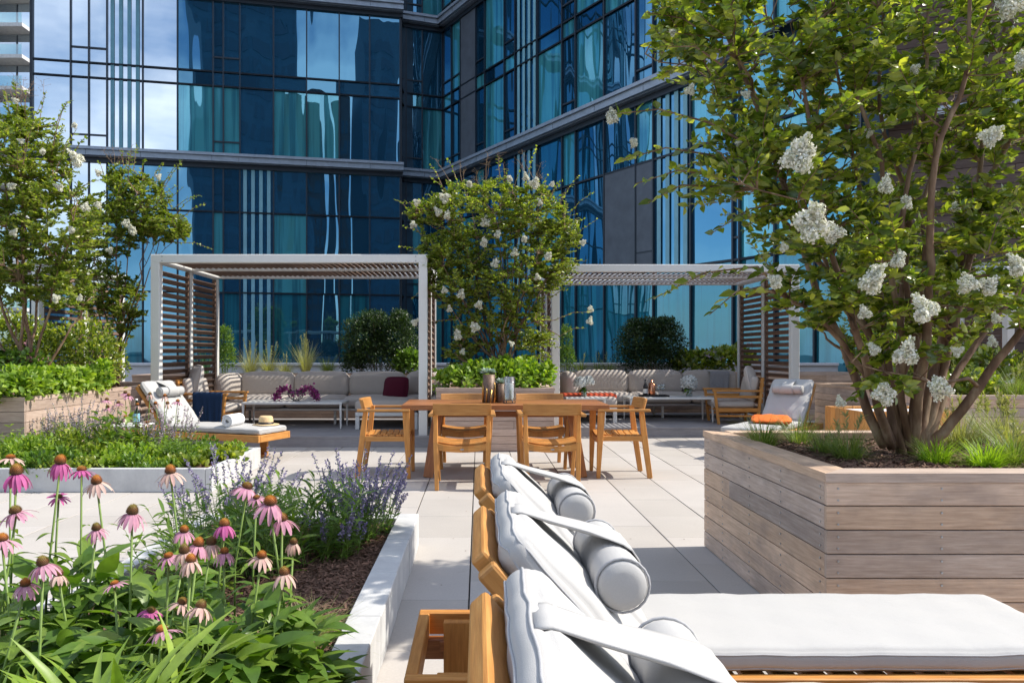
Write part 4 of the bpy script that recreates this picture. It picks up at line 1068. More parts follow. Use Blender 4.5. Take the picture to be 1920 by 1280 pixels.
    if shoots:
        sp_ = sample(shoots*6, .9); cm = sp_.mean(0); sp_ = sp_[np.argsort(-(np.abs(sp_[:, 0]-cm[0])+1.2*(sp_[:, 2]-cm[2])))][:shoots*2:2]
        for p in sp_:
            o_ = p-cm; o_ /= np.linalg.norm(o_); l_ = g_.uniform(.22, .5); e = p+o_*[1, .5, .6]*l_+np.array([0, 0, l_*g_.uniform(.1, .8)]); auto.append((tuple(p+np.array(base)), tuple(e+np.array(base)), int(l_*44)))
    for (e0, e1, k) in list(extra)+auto:              # long shoots reaching out of the crown
        e0, e1 = np.array(e0)-np.array(base), np.array(e1)-np.array(base); n0 = NP[int(np.argmin(np.linalg.norm(NP-e0, axis=1)))]
        sh = [n0, e0, (e0+e1)/2+np.array([0, 0, .05]), e1]; tw.tube(sh, [.009, .006, .004, .002], 5)
        for j in range(k):
            u = (j/k)**.8*2.999; i = int(u); q = sh[i]+(sh[i+1]-sh[i])*(u-i); v = e1-e0; v = v/np.linalg.norm(v); s0 = np.cross(v, [0, 0, 1.]); s0 /= np.linalg.norm(s0)+1e-6
            LB.append(q); LD.append(v*.5+s0*(1 if j % 2 else -1)+g_.normal(size=3)*.25); LN.append(np.array([0, 0, .7])+g_.normal(size=3)*.5); LL_.append(leafL*rr.uniform(.7, 1.2))
    tw.build('twigs', 'bark', trunk)
    LL_ = np.array(LL_)
    strips('crown', LB, LD, LN, LL_, LL_*.52, 4, [.12, 1, .75, .04], .18, .25 if leafL > .05 else 0, mat, t)
    if flowers:
        proto = None
        for f in flowers:
            p = Vector(f[:3])-base; s = f[3]
            if proto is None:
                n_ = 1100; d = rand_unit(n_); rad_ = np.where(g_.uniform(size=(n_, 1)) < .85, g_.uniform(.62, .95, (n_, 1)), g_.uniform(.9, 1.12, (n_, 1)))
                lob = np.array([[0, 0, .1], [.45, .1, -.15], [-.4, .25, -.1], [.05, -.45, -.2], [.15, .2, .55], [-.25, -.2, .4], [.0, 0, .95]]); lr = np.array([.55, .42, .42, .42, .40, .36, .24]); li = g_.choice(7, n_, p=lr**2/np.sum(lr**2))
                b = lob[li]+d*rad_*lr[li][:, None]; proto = strips('flower_cluster', b, rand_unit(n_), d+g_.normal(size=(n_, 3))*.5, .14, .13, 3, [.6, 1, .7], .35, .2, 'white_flower', t)
                o = proto
            else: o = proto.copy(); COL.objects.link(o); o.parent = t
            o.location = p; o.scale = (s, s*.9, s*(.85+.35*rr.random())); o.rotation_euler = (rr.uniform(-.5, .9), rr.uniform(-1.1, 1.1), rr.uniform(0, 6))
    if dry:
        m = MB()
        for i in range(dry):
            q = tg[int(np.argsort(-tg[:, 2])[i*2])]; p = Vector(q); e = p+Vector((rr.gauss(0, .09), rr.gauss(0, .05), rr.uniform(.18, .42)))
            m.tube([p, p.lerp(e, .5)+Vector((rr.gauss(0, .03), 0, 0)), e], [.003, .0025, .0018], 4)
            for k in range(9):
                c = p.lerp(e, rr.uniform(.55, 1)); f = c+Vector((rr.gauss(0, .05), rr.gauss(0, .04), rr.uniform(.0, .06))); m.tube([c, f], [.0012, .001], 3, False); m.lathe([(0, -.005), (.005, 0), (0, .005)], f, 5)
        m.build('seed_stalks', 'dry', t)
    return t
# big tree in the near planter
TB = P(1700, 838, 4.25); TB.z = .72
blobs = [(P(1420, 70, 4.2), (.62, .60, .42), 1.3), (P(1600, 60, 4.3), (.75, .75, .65), 1.8), (P(1800, 70, 4.3), (.75, .75, .65), 1.7), (P(2000, 100, 4.3), (.8, .8, .8), 1.2),
         (P(1530, 230, 4.1), (.55, .6, .45), 1.1), (P(1440, 330, 4.0), (.42, .45, .28), .75), (P(1330, 300, 4.0), (.28, .3, .22), .38), (P(1700, 260, 4.5), (.7, .5, .45), 1.0), (P(1880, 280, 4.4), (.6, .6, .55), 1.0),
         (P(1560, 440, 4.0), (.42, .5, .26), .75), (P(1740, 440, 4.35), (.62, .5, .32), .65), (P(1900, 480, 4.2), (.42, .5, .4), .7), (P(1640, 590, 4.1), (.38, .45, .22), .5), (P(1780, 570, 4.0), (.35, .4, .22), .4), (P(1520, 560, 4.0), (.22, .28, .16), .22), (P(1640, 690, 4.0), (.24, .25, .16), .22), (P(1290, 30, 4.2), (.28, .35, .25), .3), (P(1740, -150, 4.3), (1.2, .9, .5), 1.2)]
blobs = [(tuple(a), b, c) for a, b, c in blobs]
FL = [(1497, 298, 42, 3.5), (1520, 420, 46, 3.45), (1562, 437, 28, 3.5), (1855, 258, 26, 3.6), (1895, 12, 34, 3.7), (1918, 118, 22, 3.6), (1660, 350, 20, 3.6), (1700, 380, 18, 3.6), (1685, 490, 22, 3.6), (1632, 528, 34, 3.5), (1735, 582, 34, 3.5), (1815, 535, 26, 3.6), (1852, 537, 26, 3.6), (1455, 528, 20, 3.6), (1622, 588, 18, 3.7), (1697, 665, 30, 3.6), (1640, 655, 16, 3.7), (1657, 740, 30, 3.6), (1762, 730, 32, 3.6), (1576, 755, 14, 3.8), (1795, 660, 14, 3.7), (1868, 598, 14, 3.7), (1910, 500, 26, 3.6), (1147, 222, 18, 3.9), (1293, 170, 14, 3.9), (1262, 62, 10, 4.0), (1188, 268, 13, 3.9), (1385, 268, 9, 3.9), (1715, 130, 14, 3.8), (1630, 250, 12, 3.9), (1470, 465, 12, 3.7), (1400, 178, 11, 3.9), (1578, 100, 12, 4), (1790, 390, 13, 3.9)]
fls = [(*P(x, y, Y), r_/F*Y*.9) for x, y, r_, Y in FL]
ext = [(P(1330, 230, 4.0), P(1140, 215, 3.9), 26), (P(1330, 290, 4.0), P(1165, 300, 3.9), 24), (P(1420, 500, 3.9), P(1225, 560, 3.7), 34), (P(1430, 540, 3.9), P(1330, 590, 3.8), 18), (P(1340, 350, 4.0), P(1215, 380, 3.9), 20), (P(1380, 110, 4.1), P(1250, 60, 4.0), 20), (P(1480, 380, 4), P(1330, 440, 3.9), 22), (P(1350, 330, 4), P(1190, 345, 3.9), 16)]
BP_ = [[(1660, 838), (1622, 760), (1578, 640), (1520, 520), (1455, 300), (1395, 140), (1340, 20)], [(1672, 838), (1640, 740), (1600, 600), (1560, 480), (1530, 300), (1500, 120)], [(1700, 840), (1688, 700), (1690, 560), (1705, 400), (1650, 200), (1660, 0)],
      [(1712, 838), (1735, 640), (1745, 500), (1752, 300), (1810, 140), (1820, -60)], [(1728, 838), (1762, 720), (1800, 560), (1830, 400), (1850, 200), (1900, 0)], [(1742, 838), (1800, 770), (1870, 675), (1935, 590), (1995, 450), (2050, 250)], [(1680, 838), (1655, 680), (1590, 560), (1500, 450), (1420, 360)],
      [(1720, 836), (1770, 620), (1840, 380), (1925, 170), (1960, 0)], [(1690, 838), (1668, 700), (1640, 480), (1600, 300), (1565, 100)], [(1705, 836), (1720, 660), (1690, 430), (1730, 220), (1740, 20)], [(1676, 838), (1620, 700), (1540, 600), (1480, 560)], [(1735, 838), (1800, 690), (1900, 560), (2010, 480)]]
BP = [[tuple(P(x, y, 4.25+[0, -.25, .3, -.3, .2, -.1, .15, .4, .1, -.15, -.2, .3][i]*min(1, j/2.5))) for j, (x, y) in enumerate(p)] for i, p in enumerate(BP_)]
crape('large multi-stemmed tree with white blossom clusters in the near right planter', TB, blobs, 3, 90, 980, 24, .074, 11, fls, .05, mat='leaf_tree', stemr=.026, paths=BP, shoots=10, extra=[(tuple(a), tuple(b), k) for a, b, k in ext])
# middle tree behind the table
TB = Vector((.33, 10.75, .78)); q = lambda x, y, Y=10.7: tuple(P(x, y, Y))
blobs = [(q(900, 400), (.75, .6, .5), 1.4), (q(1000, 400), (.5, .5, .45), .9), (q(860, 520), (.55, .55, .5), 1), (q(960, 520), (.65, .6, .6), 1.2), (q(1040, 500), (.35, .4, .35), .5), (q(900, 610), (.42, .4, .36), .55), (q(985, 610), (.36, .4, .36), .45), (q(800, 400), (.3, .3, .2), .3), (q(840, 480), (.45, .4, .4), .7), (q(1050, 440), (.32, .35, .3), .4), (q(860, 660), (.25, .3, .18), .16), (q(1020, 650), (.25, .3, .2), .18)]
fl = [(*q(x, y, 10.25), r_/F*9.6) for x, y, r_ in ((832, 372, 14), (822, 398, 10), (780, 380, 9), (775, 422, 9), (880, 345, 9), (912, 418, 15), (955, 335, 9), (1002, 345, 13), (986, 333, 9), (1035, 347, 7), (908, 455, 11), (933, 440, 9), (983, 448, 9), (965, 475, 11), (928, 495, 12), (1027, 482, 11), (1092, 456, 8), (1008, 520, 9), (864, 553, 12), (834, 545, 9), (898, 572, 12), (892, 615, 13), (858, 630, 11), (867, 660, 8), (838, 405, 10), (777, 605, 9), (1107, 580, 9), (1106, 603, 9), (1012, 380, 9), (960, 645, 7), (843, 580, 8))]
ex = [(q(1040, 600, 10.3), q(1110, 585, 10.0), 16), (q(1030, 430), q(1085, 400), 16), (q(1030, 560), q(1090, 530), 16), (q(850, 380), q(805, 330), 14), (q(960, 370), q(975, 320), 12), (q(820, 540), q(770, 560), 14), (q(1020, 400), q(1060, 360), 12), (q(1060, 500), q(1100, 490), 12), (q(830, 600), q(790, 620), 12), (q(1040, 460), q(1090, 455), 12), (q(820, 430), q(752, 400), 22), (q(820, 480), q(765, 470), 12), (q(1030, 380), q(1050, 340), 8), (q(1050, 630, 10.3), q(1100, 615, 10.0), 12)]
crape('bushy multi-stemmed tree with small white blossoms behind the dining table between the two pergolas', TB, blobs, 20, 90, 1650, 24, .060, 21, fl, .22, mat='leaf_tree2', stemr=.020, dry=16, extra=ex, shoots=26)
# left trees
TB = Vector((-5.25, 8.9, .78)); q = lambda x, y, Y=8.9: tuple(P(x, y, Y))
blobs = [(q(10, 330), (.55, .6, .7), 1), (q(70, 300), (.38, .5, .55), .8), (q(110, 420), (.55, .6, .5), 1), (q(-60, 450), (.7, .7, .7), .9), (q(40, 500), (.6, .6, .45), .9), (q(30, 230), (.18, .2, .2), .2), (q(130, 540), (.3, .4, .3), .3)]
fl = [(*q(x, y, 8.4), r_/F*8.4) for x, y, r_ in ((145, 300, 17), (140, 236, 7), (185, 325, 8), (135, 432, 9), (160, 390, 11), (20, 350, 9), (30, 190, 7), (112, 352, 9), (25, 437, 9), (80, 285, 8), (40, 265, 7), (105, 560, 10), (150, 560, 8))]
crape('tall open tree with sparse white blossoms at the left edge', TB, blobs, 11, 60, 1150, 24, .062, 31, fl, .15, mat='leaf_tree2', stemr=.025, dry=10, shoots=24, extra=[(q(100, 330), q(145, 240), 16), (q(60, 260), q(40, 195), 10)])
TB = Vector((-5.45, 11.3, .78)); q = lambda x, y, Y=11.3: tuple(P(x, y, Y))
blobs = [(q(265, 390), (.42, .45, .5), .8), (q(200, 420), (.5, .5, .5), .9), (q(310, 425), (.35, .4, .22), .45), (q(180, 530), (.45, .5, .5), .6), (q(240, 570), (.22, .4, .5), .35), (q(230, 340), (.25, .3, .25), .25)]
fl = [(*q(x, y, 10.8), r_/F*10.8) for x, y, r_ in ((297, 332, 7), (235, 419, 9), (248, 433, 11), (183, 385, 9), (160, 590, 8), (205, 470, 8), (120, 565, 9))]
crape('smaller tree with dense green leaves against the left pergola post', TB, blobs, 10, 50, 1200, 24, .058, 41, fl, .12, mat='leaf_tree2', stemr=.020, dry=9, shoots=18, extra=[(q(330, 455), q(400, 468), 26), (q(300, 400), q(345, 350), 14)])
# dark background trees at the right
crape('shaded dark green tree beside the right pergola behind the teak box', (5.65, 10.9, .78), [((5.5, 10.9, 2.5), (.5, .5, .6), 1), ((6.2, 10.9, 2.3), (.6, .5, .7), .9), ((5.6, 10.7, 1.6), (.5, .4, .6), .8), ((6.7, 10.6, 2.0), (.6, .5, .7), .6)], 8, 36, 1100, 22, .075, 51, None, .15, stemr=.02)
crape('slim shaded tree with a few white blossoms at the right edge above the dark planter', (7.2, 9.6, .78), [((7.0, 9.4, 2.2), (.7, .6, .6), 1), ((7.6, 9.4, 2.6), (.6, .5, .7), .8), ((6.9, 9.3, 2.9), (.6, .5, .6), .8)], 8, 30, 500, 20, .07, 52, [(*P(1860, 642, 8.9), .08), (*P(1800, 655, 8.9), .06), (*P(1905, 590, 8.9), .07)], .15, stemr=.02)
# ---------------------------------------------------------------- shrubs
def bush(name, label, cat, base, blobs, n, L, W, mat, seed, stems=8, up=.4, group=None, K=4, fold=.2, bend=.2, inner=.6, flower=None):
    g_ = np.random.default_rng(seed); t = thing(name, label, cat, base, 0, group)
    Wt = np.array([b[1][0]*b[1][1]*b[1][2] for b in blobs])**.67; Wt /= Wt.sum(); idx = g_.choice(len(blobs), n, p=Wt)
    d = g_.normal(size=(n, 3)); d[:, 2] = np.where(d[:, 2] < -.5, -d[:, 2], d[:, 2]); d /= np.linalg.norm(d, axis=1, keepdims=True)
    c = np.array([b[0] for b in blobs], float)[idx]; Rr = np.array([b[1] for b in blobs], float)[idx]
    lump = 1+.12*np.sin(d[:, :1]*7+seed)*np.sin(d[:, 1:2]*6+1)+.08*np.sin(d[:, 2:]*11)
    b = c+d*Rr*lump*g_.uniform(inner, 1.03, (n, 1)); keep = b[:, 2] > .0
    b, d = b[keep], d[keep]; n = len(b)
    dd = d*.7+g_.normal(size=(n, 3))*.55+np.array([0, 0, up]); nn = d*.6+np.array([0, 0, .7])+g_.normal(size=(n, 3))*.45
    ll = L*g_.uniform(.6, 1.2, n); strips('foliage', b, dd, nn, ll, ll*W, K, None, bend, fold, mat, t)
    m = MB()
    for i in range(stems):
        k = int(g_.integers(n)); e = Vector(b[k])*.92; m.tube([Vector((e.x*.25, e.y*.25, -.01)), Vector((e.x*.6, e.y*.6, e.z*.5)), e], [.008, .006, .002], 5)
    m.build('stems', 'bark' if mat in ('leaf_box',) else 'stem', t)
    if flower:
        fm, fn, fr, h = flower; k = g_.choice(n, fn); top = b[k]+np.array([0, 0, h*.5])
        for j in range(fn):
            nb = 26; q = top[j]+g_.normal(size=(nb, 3))*fr*[1, 1, .35]; strips('flower_head', q, rand_unit(nb), rand_unit(nb), fr*.8, fr*.6, 3, [.5, 1, .5], .1, 0, fm, t)
    return t
bush('boxwood', 'large round dark green boxwood behind the left sofa', 'shrub', (P(710, 0, 13.9).x, 13.9, .85), [((-.28, 0, .55), (.44, .42, .58)), ((.3, 0, .55), (.46, .42, .62)), ((0, 0, .3), (.68, .45, .42)), ((-.45, 0, .2), (.25, .3, .3)), ((.5, 0, .2), (.25, .3, .3)), ((-.1, 0, .95), (.3, .3, .28)), ((.38, 0, 1.0), (.2, .25, .24))], 24000, .042, .5, 'leaf_box', 1, 12, inner=.5)
bush('boxwood', 'round dark green boxwood behind the right sofa', 'shrub', (P(1220, 0, 14.9).x, 14.9, .85), [((-.28, 0, .5), (.42, .42, .55)), ((.28, 0, .5), (.45, .42, .58)), ((0, 0, .25), (.66, .42, .4)), ((0, 0, .9), (.35, .3, .25)), ((.3, 0, .95), (.2, .2, .22)), ((-.32, 0, .92), (.18, .2, .2))], 20000, .042, .5, 'leaf_box', 2, 12, inner=.5)
bush('evergreen_shrub', 'narrow upright green shrub at the left end of the left sofa', 'shrub', (P(422, 0, 13.7).x, 13.7, .85), [((0, 0, .25), (.20, .2, .35)), ((0, 0, .6), (.15, .15, .35))], 2600, .04, .45, 'leaf_mid', 3, 6)
bush('evergreen_shrub', 'narrow feathery green shrub beside the left post of the right pergola', 'shrub', (P(1062, 0, 14.8).x, 14.8, .85), [((0, 0, .25), (.18, .2, .35)), ((0, 0, .65), (.12, .12, .35))], 2200, .05, .3, 'leaf_mid', 4, 6)
bush('leafy_shrub', 'dark broad leaved shrub with tiny mauve flowers by the right pergola corner', 'shrub', (P(1335, 0, 14.8).x, 14.8, .88), [((-.3, 0, .15), (.5, .35, .28)), ((.35, 0, .2), (.45, .35, .32))], 1500, .12, .6, 'leaf_tree', 5, 6, flower=('lilac', 7, .05, .3))
bush('leafy_shrub', 'green shrub between the burgundy pillow and the pergola post', 'shrub', (P(766, 0, 13.6).x, 13.6, .85), [((0, 0, .2), (.28, .25, .3))], 900, .09, .5, 'leaf_mid', 6, 5)
bush('leafy_shrub', 'dense shaded shrub right of the right pergola above the dark planter', 'shrub', (5.9, 9.3, .78), [((-.3, 0, .25), (.5, .5, .4)), ((.4, 0, .2), (.45, .4, .35)), ((-.4, .9, .4), (.4, .5, .5))], 2600, .10, .55, 'leaf_tree', 7, 8)
bush('leafy_shrub', 'dark filler shrub at the foot of the left pergola front post', 'shrub', (-4.95, 9.95, .78), [((0, 0, .3), (.3, .4, .45)), ((-.3, .2, .5), (.35, .4, .5))], 2400, .06, .5, 'leaf_tree', 8, 6)
bush('leafy_shrub', 'dark green bush behind the left trees next to the slatted pergola', 'shrub', (-6.4, 10.1, .78), [((0, 0, .5), (.7, .3, .6)), ((.6, 0, .4), (.5, .3, .5))], 5200, .06, .5, 'leaf_tree', 19, 6)
# lobed bright ground plants
def lobed(label, base, blobs, n, seed, mat='leaf_bright', L=.07, fl=None, group=None):
    g2 = random.Random(seed); ex_ = []
    for (c_, r_) in blobs:
        for k in range(4): a_ = g2.uniform(0, 6.28); ex_.append(((c_[0]+r_[0]*.75*math.cos(a_), c_[1]+r_[1]*.6*math.sin(a_), c_[2]+g2.uniform(-.02, r_[2]*.8)), (.10, .10, g2.uniform(.06, .16))))
    return bush('leafy_plant', label, 'plant', base, blobs+ex_, int(n*1.25), L, .68, mat, seed, 6, .35, group, 5, .2, .35, .6, fl)
for k, (x, y, w_, lb) in enumerate([(-4.95, 8.1, .42, 'bright lime green leafy plant at the near corner of the left plank planter'), (-5.6, 8.1, .5, 'bright lime green leafy plant at the left edge under the tall tree'), (-4.93, 8.75, .4, 'bright green leafy plant along the rim of the left plank planter below the slim tree'), (-4.93, 9.4, .38, 'bright green leafy plant at the far end of the left plank planter'), (-5.5, 8.9, .5, 'taller green leafy plant with faded pink heads behind the rim plants')]):
    lobed(lb, (x, y, .77), [((0, 0, .1), (w_*.72, .42, .2)), ((.1, .1, .16), (w_*.5, .35, .2))] if k < 4 else [((0, 0, .25), (.45, .4, .3))], 1100, 60+k, 'leaf_bright' if k < 4 else 'leaf_mid', fl=('pink', 8, .03, .2) if k == 4 else None)
lobed('bright green leafy plants filling the left half of the middle planter box', (-.10, 10.28, .77), [((-.1, 0, .12), (.42, .3, .2)), ((.1, .1, .22), (.3, .3, .2))], 1500, 70)
lobed('bright green leafy plants filling the right half of the middle planter box', (.62, 10.25, .77), [((0, 0, .12), (.4, .3, .2)), ((-.1, .1, .22), (.3, .3, .2))], 1500, 71)
lobed('low shaded leafy plant at the far right corner beside the right pergola', (5.5, 8.6, .78), [((0, 0, .08), (.35, .3, .2))], 500, 72, 'leaf_tree')
# ---------------------------------------------------------------- grasses
def tuft(name, label, cat, base, n, L, W, spread, mat, seed, bend=.5, plume=0, pm='blade_pale', group=None, r0=.05, K=6):
    g_ = np.random.default_rng(seed); t = thing(name, label, cat, base, 0, group)
    a = g_.uniform(0, 2*np.pi, n); r_ = r0*np.sqrt(g_.uniform(0, 1, n)); b = np.stack([r_*np.cos(a), r_*np.sin(a), np.full(n, -.005)], 1)
    a2 = a+g_.normal(size=n)*.5; tl = np.abs(g_.normal(size=n))*spread; d = np.stack([np.cos(a2)*np.sin(tl), np.sin(a2)*np.sin(tl), np.cos(tl)], 1)
    nn = np.stack([-np.cos(a2), -np.sin(a2), np.full(n, .25)], 1)
    strips('blades', b, d, nn, L*g_.uniform(.55, 1.15, n), W, K, [1, .95, .85, .65, .4, .05][:K], np.abs(bend*g_.uniform(.4, 1.3, n)), .3 if W > .01 else 0, mat, t)
    if plume:
        m = MB(); bb, dd = [], []
        for i in range(plume):
            aa = g_.uniform(0, 6.28); sp_ = spread*.55*g_.uniform(.2, 1.2); e = Vector((math.cos(aa)*math.sin(sp_), math.sin(aa)*math.sin(sp_), math.cos(sp_)))*L*g_.uniform(1.0, 1.35); e0 = e*.5+Vector((0, 0, L*.06))
            m.tube([(0, 0, 0), e0, e], [.0018, .0015, .0008], 4, False)
            for k in range(26):
                u = g_.uniform(.6, 1.0); p = e0.lerp(e, (u-.5)*2); bb.append(p); dd.append((e-e0).normalized()*.8+Vector(g_.normal(size=3)*.5))
        st_ = m.build('stalks', pm, t); strips('seed_heads', bb, dd, rand_unit(len(bb)), .035, .006, 3, [.6, 1, .3], .1, 0, pm, st_)
    return t
def sx(px, Y): return (px-CX)/F*Y
for k, (px, Y, z, n, L, W, sp, mt, be, pl, lb) in enumerate([
    (1430, 4.55, .72, 380, .21, .0035, .55, 'blade', .5, 0, 'fine green grass tuft at the far left corner of the near planter'),
    (1500, 4.75, .72, 260, .22, .0035, .5, 'blade', .5, 0, 'fine green grass tuft near the far rim, second from the left planter corner'),
    (1590, 4.1, .72, 420, .20, .0032, .6, 'blade', .6, 3, 'dull green grass tuft left of the tree trunks in the near planter'),
    (1545, 4.35, .72, 300, .17, .0032, .6, 'blade', .6, 0, 'small grass tuft between the left rim and the tree trunks'),
    (1755, 3.95, .72, 300, .15, .006, .7, 'blade_lime', .7, 0, 'bright lime grass tuft just right of the tree trunks'),
    (1848, 3.8, .72, 330, .16, .006, .7, 'blade_lime', .7, 0, 'bright lime grass tuft by the front rim near the right edge'),
    (1800, 4.5, .72, 420, .26, .0035, .55, 'blade_pale', .6, 6, 'tall wispy pale grass behind the lime tufts'),
    (1890, 4.4, .72, 460, .28, .0035, .55, 'blade_pale', .6, 8, 'tall wispy pale grass at the right edge of the near planter'),
    (1900, 3.9, .72, 360, .20, .0045, .65, 'blade', .6, 4, 'green grass clump at the right end of the front rim'),
    (1850, 4.8, .72, 360, .26, .0035, .55, 'blade', .6, 6, 'airy grass clump near the far rim behind the pale grasses')]):
    tuft('grass_tuft', lb, 'grass tuft', (sx(px, Y), Y, z), n, L, W, sp, mt, 100+k, be, pl, r0=.06)
for k, (px, Y, lb) in enumerate([(470, 13.6, 'tall pale green feathery grass behind the left sofa, leftmost of the tufts'), (505, 13.7, 'tall pale green feathery grass behind the left sofa, second tuft from the shrub'), (573, 13.6, 'tallest upright grass with straw seed heads behind the middle of the left sofa'), (615, 13.7, 'thin grass tuft right next to the large boxwood'), (535, 13.8, 'short grass tuft behind the left sofa near the tall straw plume')]):
    tuft('feather_grass', lb, 'grass tuft', (sx(px, Y), Y, .85), 240, (.55, .5, .62, .4, .34)[k], .006, (.5, .5, .22, .4, .5)[k], 'blade_pale' if k != 3 else 'blade', 130+k, .35, (6, 7, 14, 0, 3)[k])
for k, (px, Y, lb) in enumerate([(1090, 14.8, 'short grass tuft left of the right boxwood'), (1120, 14.8, 'short grass tuft touching the right boxwood'), (1140, 14.7, 'thin shaded grass tuft at the foot of the right boxwood')]):
    tuft('feather_grass', lb, 'grass tuft', (sx(px, Y), Y, .85), 160, .36, .006, .5, 'blade', 140+k, .4, 2)
tuft('agave', 'blue green sword leaved plant behind the left armchair', 'plant', (sx(385, 13.5), 13.5, .86), 46, .5, .032, .45, 'agave', 150, .1)
for k, (px, Y) in enumerate([(1905, 8.5), (1850, 8.6), (1800, 8.7)]):
    tuft('grass_tuft', ('dark dome of grass at the right edge of the shaded planter', 'dark grass dome in the shaded planter, second from the right edge', 'pale wispy grass in the shaded planter left of the dark domes')[k], 'grass tuft', (sx(px, Y), Y, .78), 380, .34, .006, .6, 'blade' if k < 2 else 'blade_pale', 160+k, .6, 4, r0=.1)
# ---------------------------------------------------------------- mulch chips in the beds
def chips(parent_label, x0, x1, y0, y1, z, n, seed, s=.03):
    g_ = np.random.default_rng(seed); b = np.stack([g_.uniform(x0, x1, n), g_.uniform(y0, y1, n), z+g_.uniform(0, .014, n)], 1)
    d = g_.normal(size=(n, 3)); d[:, 2] *= .25; nn = g_.normal(size=(n, 3))*.4+np.array([0, 0, 1]); ll = s*g_.uniform(.5, 1.6, n)
    tag(strips('mulch', b, d, nn, ll, ll*.33, 3, [.7, 1, .6], .05, .3, 'chip', None, False), kind='stuff')
chips('', -1.25, -.55, 1.9, 4.95, .167, 15000, 1, .022); chips('', -1.74, -1.2, 2.6, 4.95, .167, 6000, 2, .026)
chips('', 1.66, 4.2, 3.45, 4.92, .722, 15000, 3, .024); chips('', -4.2, -2.6, 7.1, 8.5, .172, 5000, 4, .04)
# ---------------------------------------------------------------- coneflowers
def coneflower(label, head, ground, size=1.0, petal='petal_pink', droop=.6, lean=(0, 0), seed=0, cone='cone', np_=15, leaves=9, coneh=1.0):
    g_ = np.random.default_rng(seed); rr = random.Random(seed); head = Vector(head); hz = head.z-ground
    gx, gy = head.x-lean[0], head.y-lean[1]
    t = thing('coneflower', label, 'flower', (gx, gy, ground)); hp = Vector((lean[0], lean[1], hz))
    mid = Vector((lean[0]*.3+rr.gauss(0, .008), lean[1]*.3, hz*.55))
    m = MB(); m.tube([(0, 0, -.01), mid*.5+Vector((0, 0, 0)), mid, hp-Vector((0, 0, .012*size))], [.0042, .004, .0036, .0034], 7); m.build('stem', 'stem', t, smooth=True)
    tilt = Matrix.Translation(hp) @ Matrix.Rotation(rr.gauss(0, .16), 4, 'X') @ Matrix.Rotation(rr.gauss(0, .16), 4, 'Y')
    # cone: dome of small spikes
    r_ = .0158*size; h_ = .022*size*coneh
    m = MB(); prof = [(0, -.006*size), (r_*.7, -.004*size), (r_, .002*size)]+[(r_*math.cos(a), .002*size+h_*math.sin(a)) for a in [R(q) for q in (20, 40, 60, 78)]]+[(0, .002*size+h_)]
    m.lathe(prof, n=20, M_=tilt)
    N = 150
    for i in range(N):
        u = (i+.5)/N; el = math.asin(1-u); a = i*2.39996; p = Vector((r_*math.cos(el)*math.cos(a), r_*math.cos(el)*math.sin(a), .002*size+h_*math.sin(el)))
        n_ = Vector((math.cos(el)*math.cos(a), math.cos(el)*math.sin(a), math.sin(el)*1.2)).normalized(); s1 = n_.cross(Vector((.3, .2, 1))).normalized()*.0011*size; s2 = n_.cross(s1).normalized()*.0011*size
        e = p+n_*.0048*size; o = [p+s1, p-s1*.5+s2, p-s1*.5-s2, e]
        m.add(o, [(0, 1, 3), (1, 2, 3), (2, 0, 3)], None, tilt)
    m.build('cone', M[cone], t)
    a = np.arange(np_)*2*np.pi/np_+g_.normal(size=np_)*.07; dz = -droop*.62+g_.normal(size=np_)*.12
    d = np.stack([np.cos(a)*np.cos(dz), np.sin(a)*np.cos(dz), np.sin(dz)], 1); b = np.stack([np.cos(a)*r_*.85, np.sin(a)*r_*.85, np.full(np_, -.002*size)], 1)
    nn = np.stack([-np.cos(a)*np.sin(dz), -np.sin(a)*np.sin(dz), np.cos(dz)], 1)
    tm = np.array(tilt); b = b@tm[:3, :3].T+tm[:3, 3]; d = d@tm[:3, :3].T; nn = nn@tm[:3, :3].T
    strips('petals', b, d, nn, .046*size*g_.uniform(.8, 1.12, np_), .0122*size, 6, [.55, .9, 1, 1, .85, .35], .28+.15*droop, .25, petal, t)
    if leaves:
        k = leaves; u = np.linspace(.08, .75, k); bb = np.array([list(Vector((0, 0, 0)).lerp(mid, q/.55) if q < .55 else mid.lerp(hp, (q-.55)/.45)) for q in u]); aa = np.arange(k)*2.4+seed
        el = g_.uniform(-.1, .7, k); dd = np.stack([np.cos(aa)*np.cos(el), np.sin(aa)*np.cos(el), np.sin(el)], 1); ll = .16*(1.1-u)*g_.uniform(.7, 1.25, k)
        strips('leaves', bb, dd, np.cross(np.cross(dd, [[0, 0, 1]]*k), dd), ll, ll*.30, 7, [.15, .5, .9, 1, .8, .45, .03], .45, .3, 'leaf_cone', t)
    return t
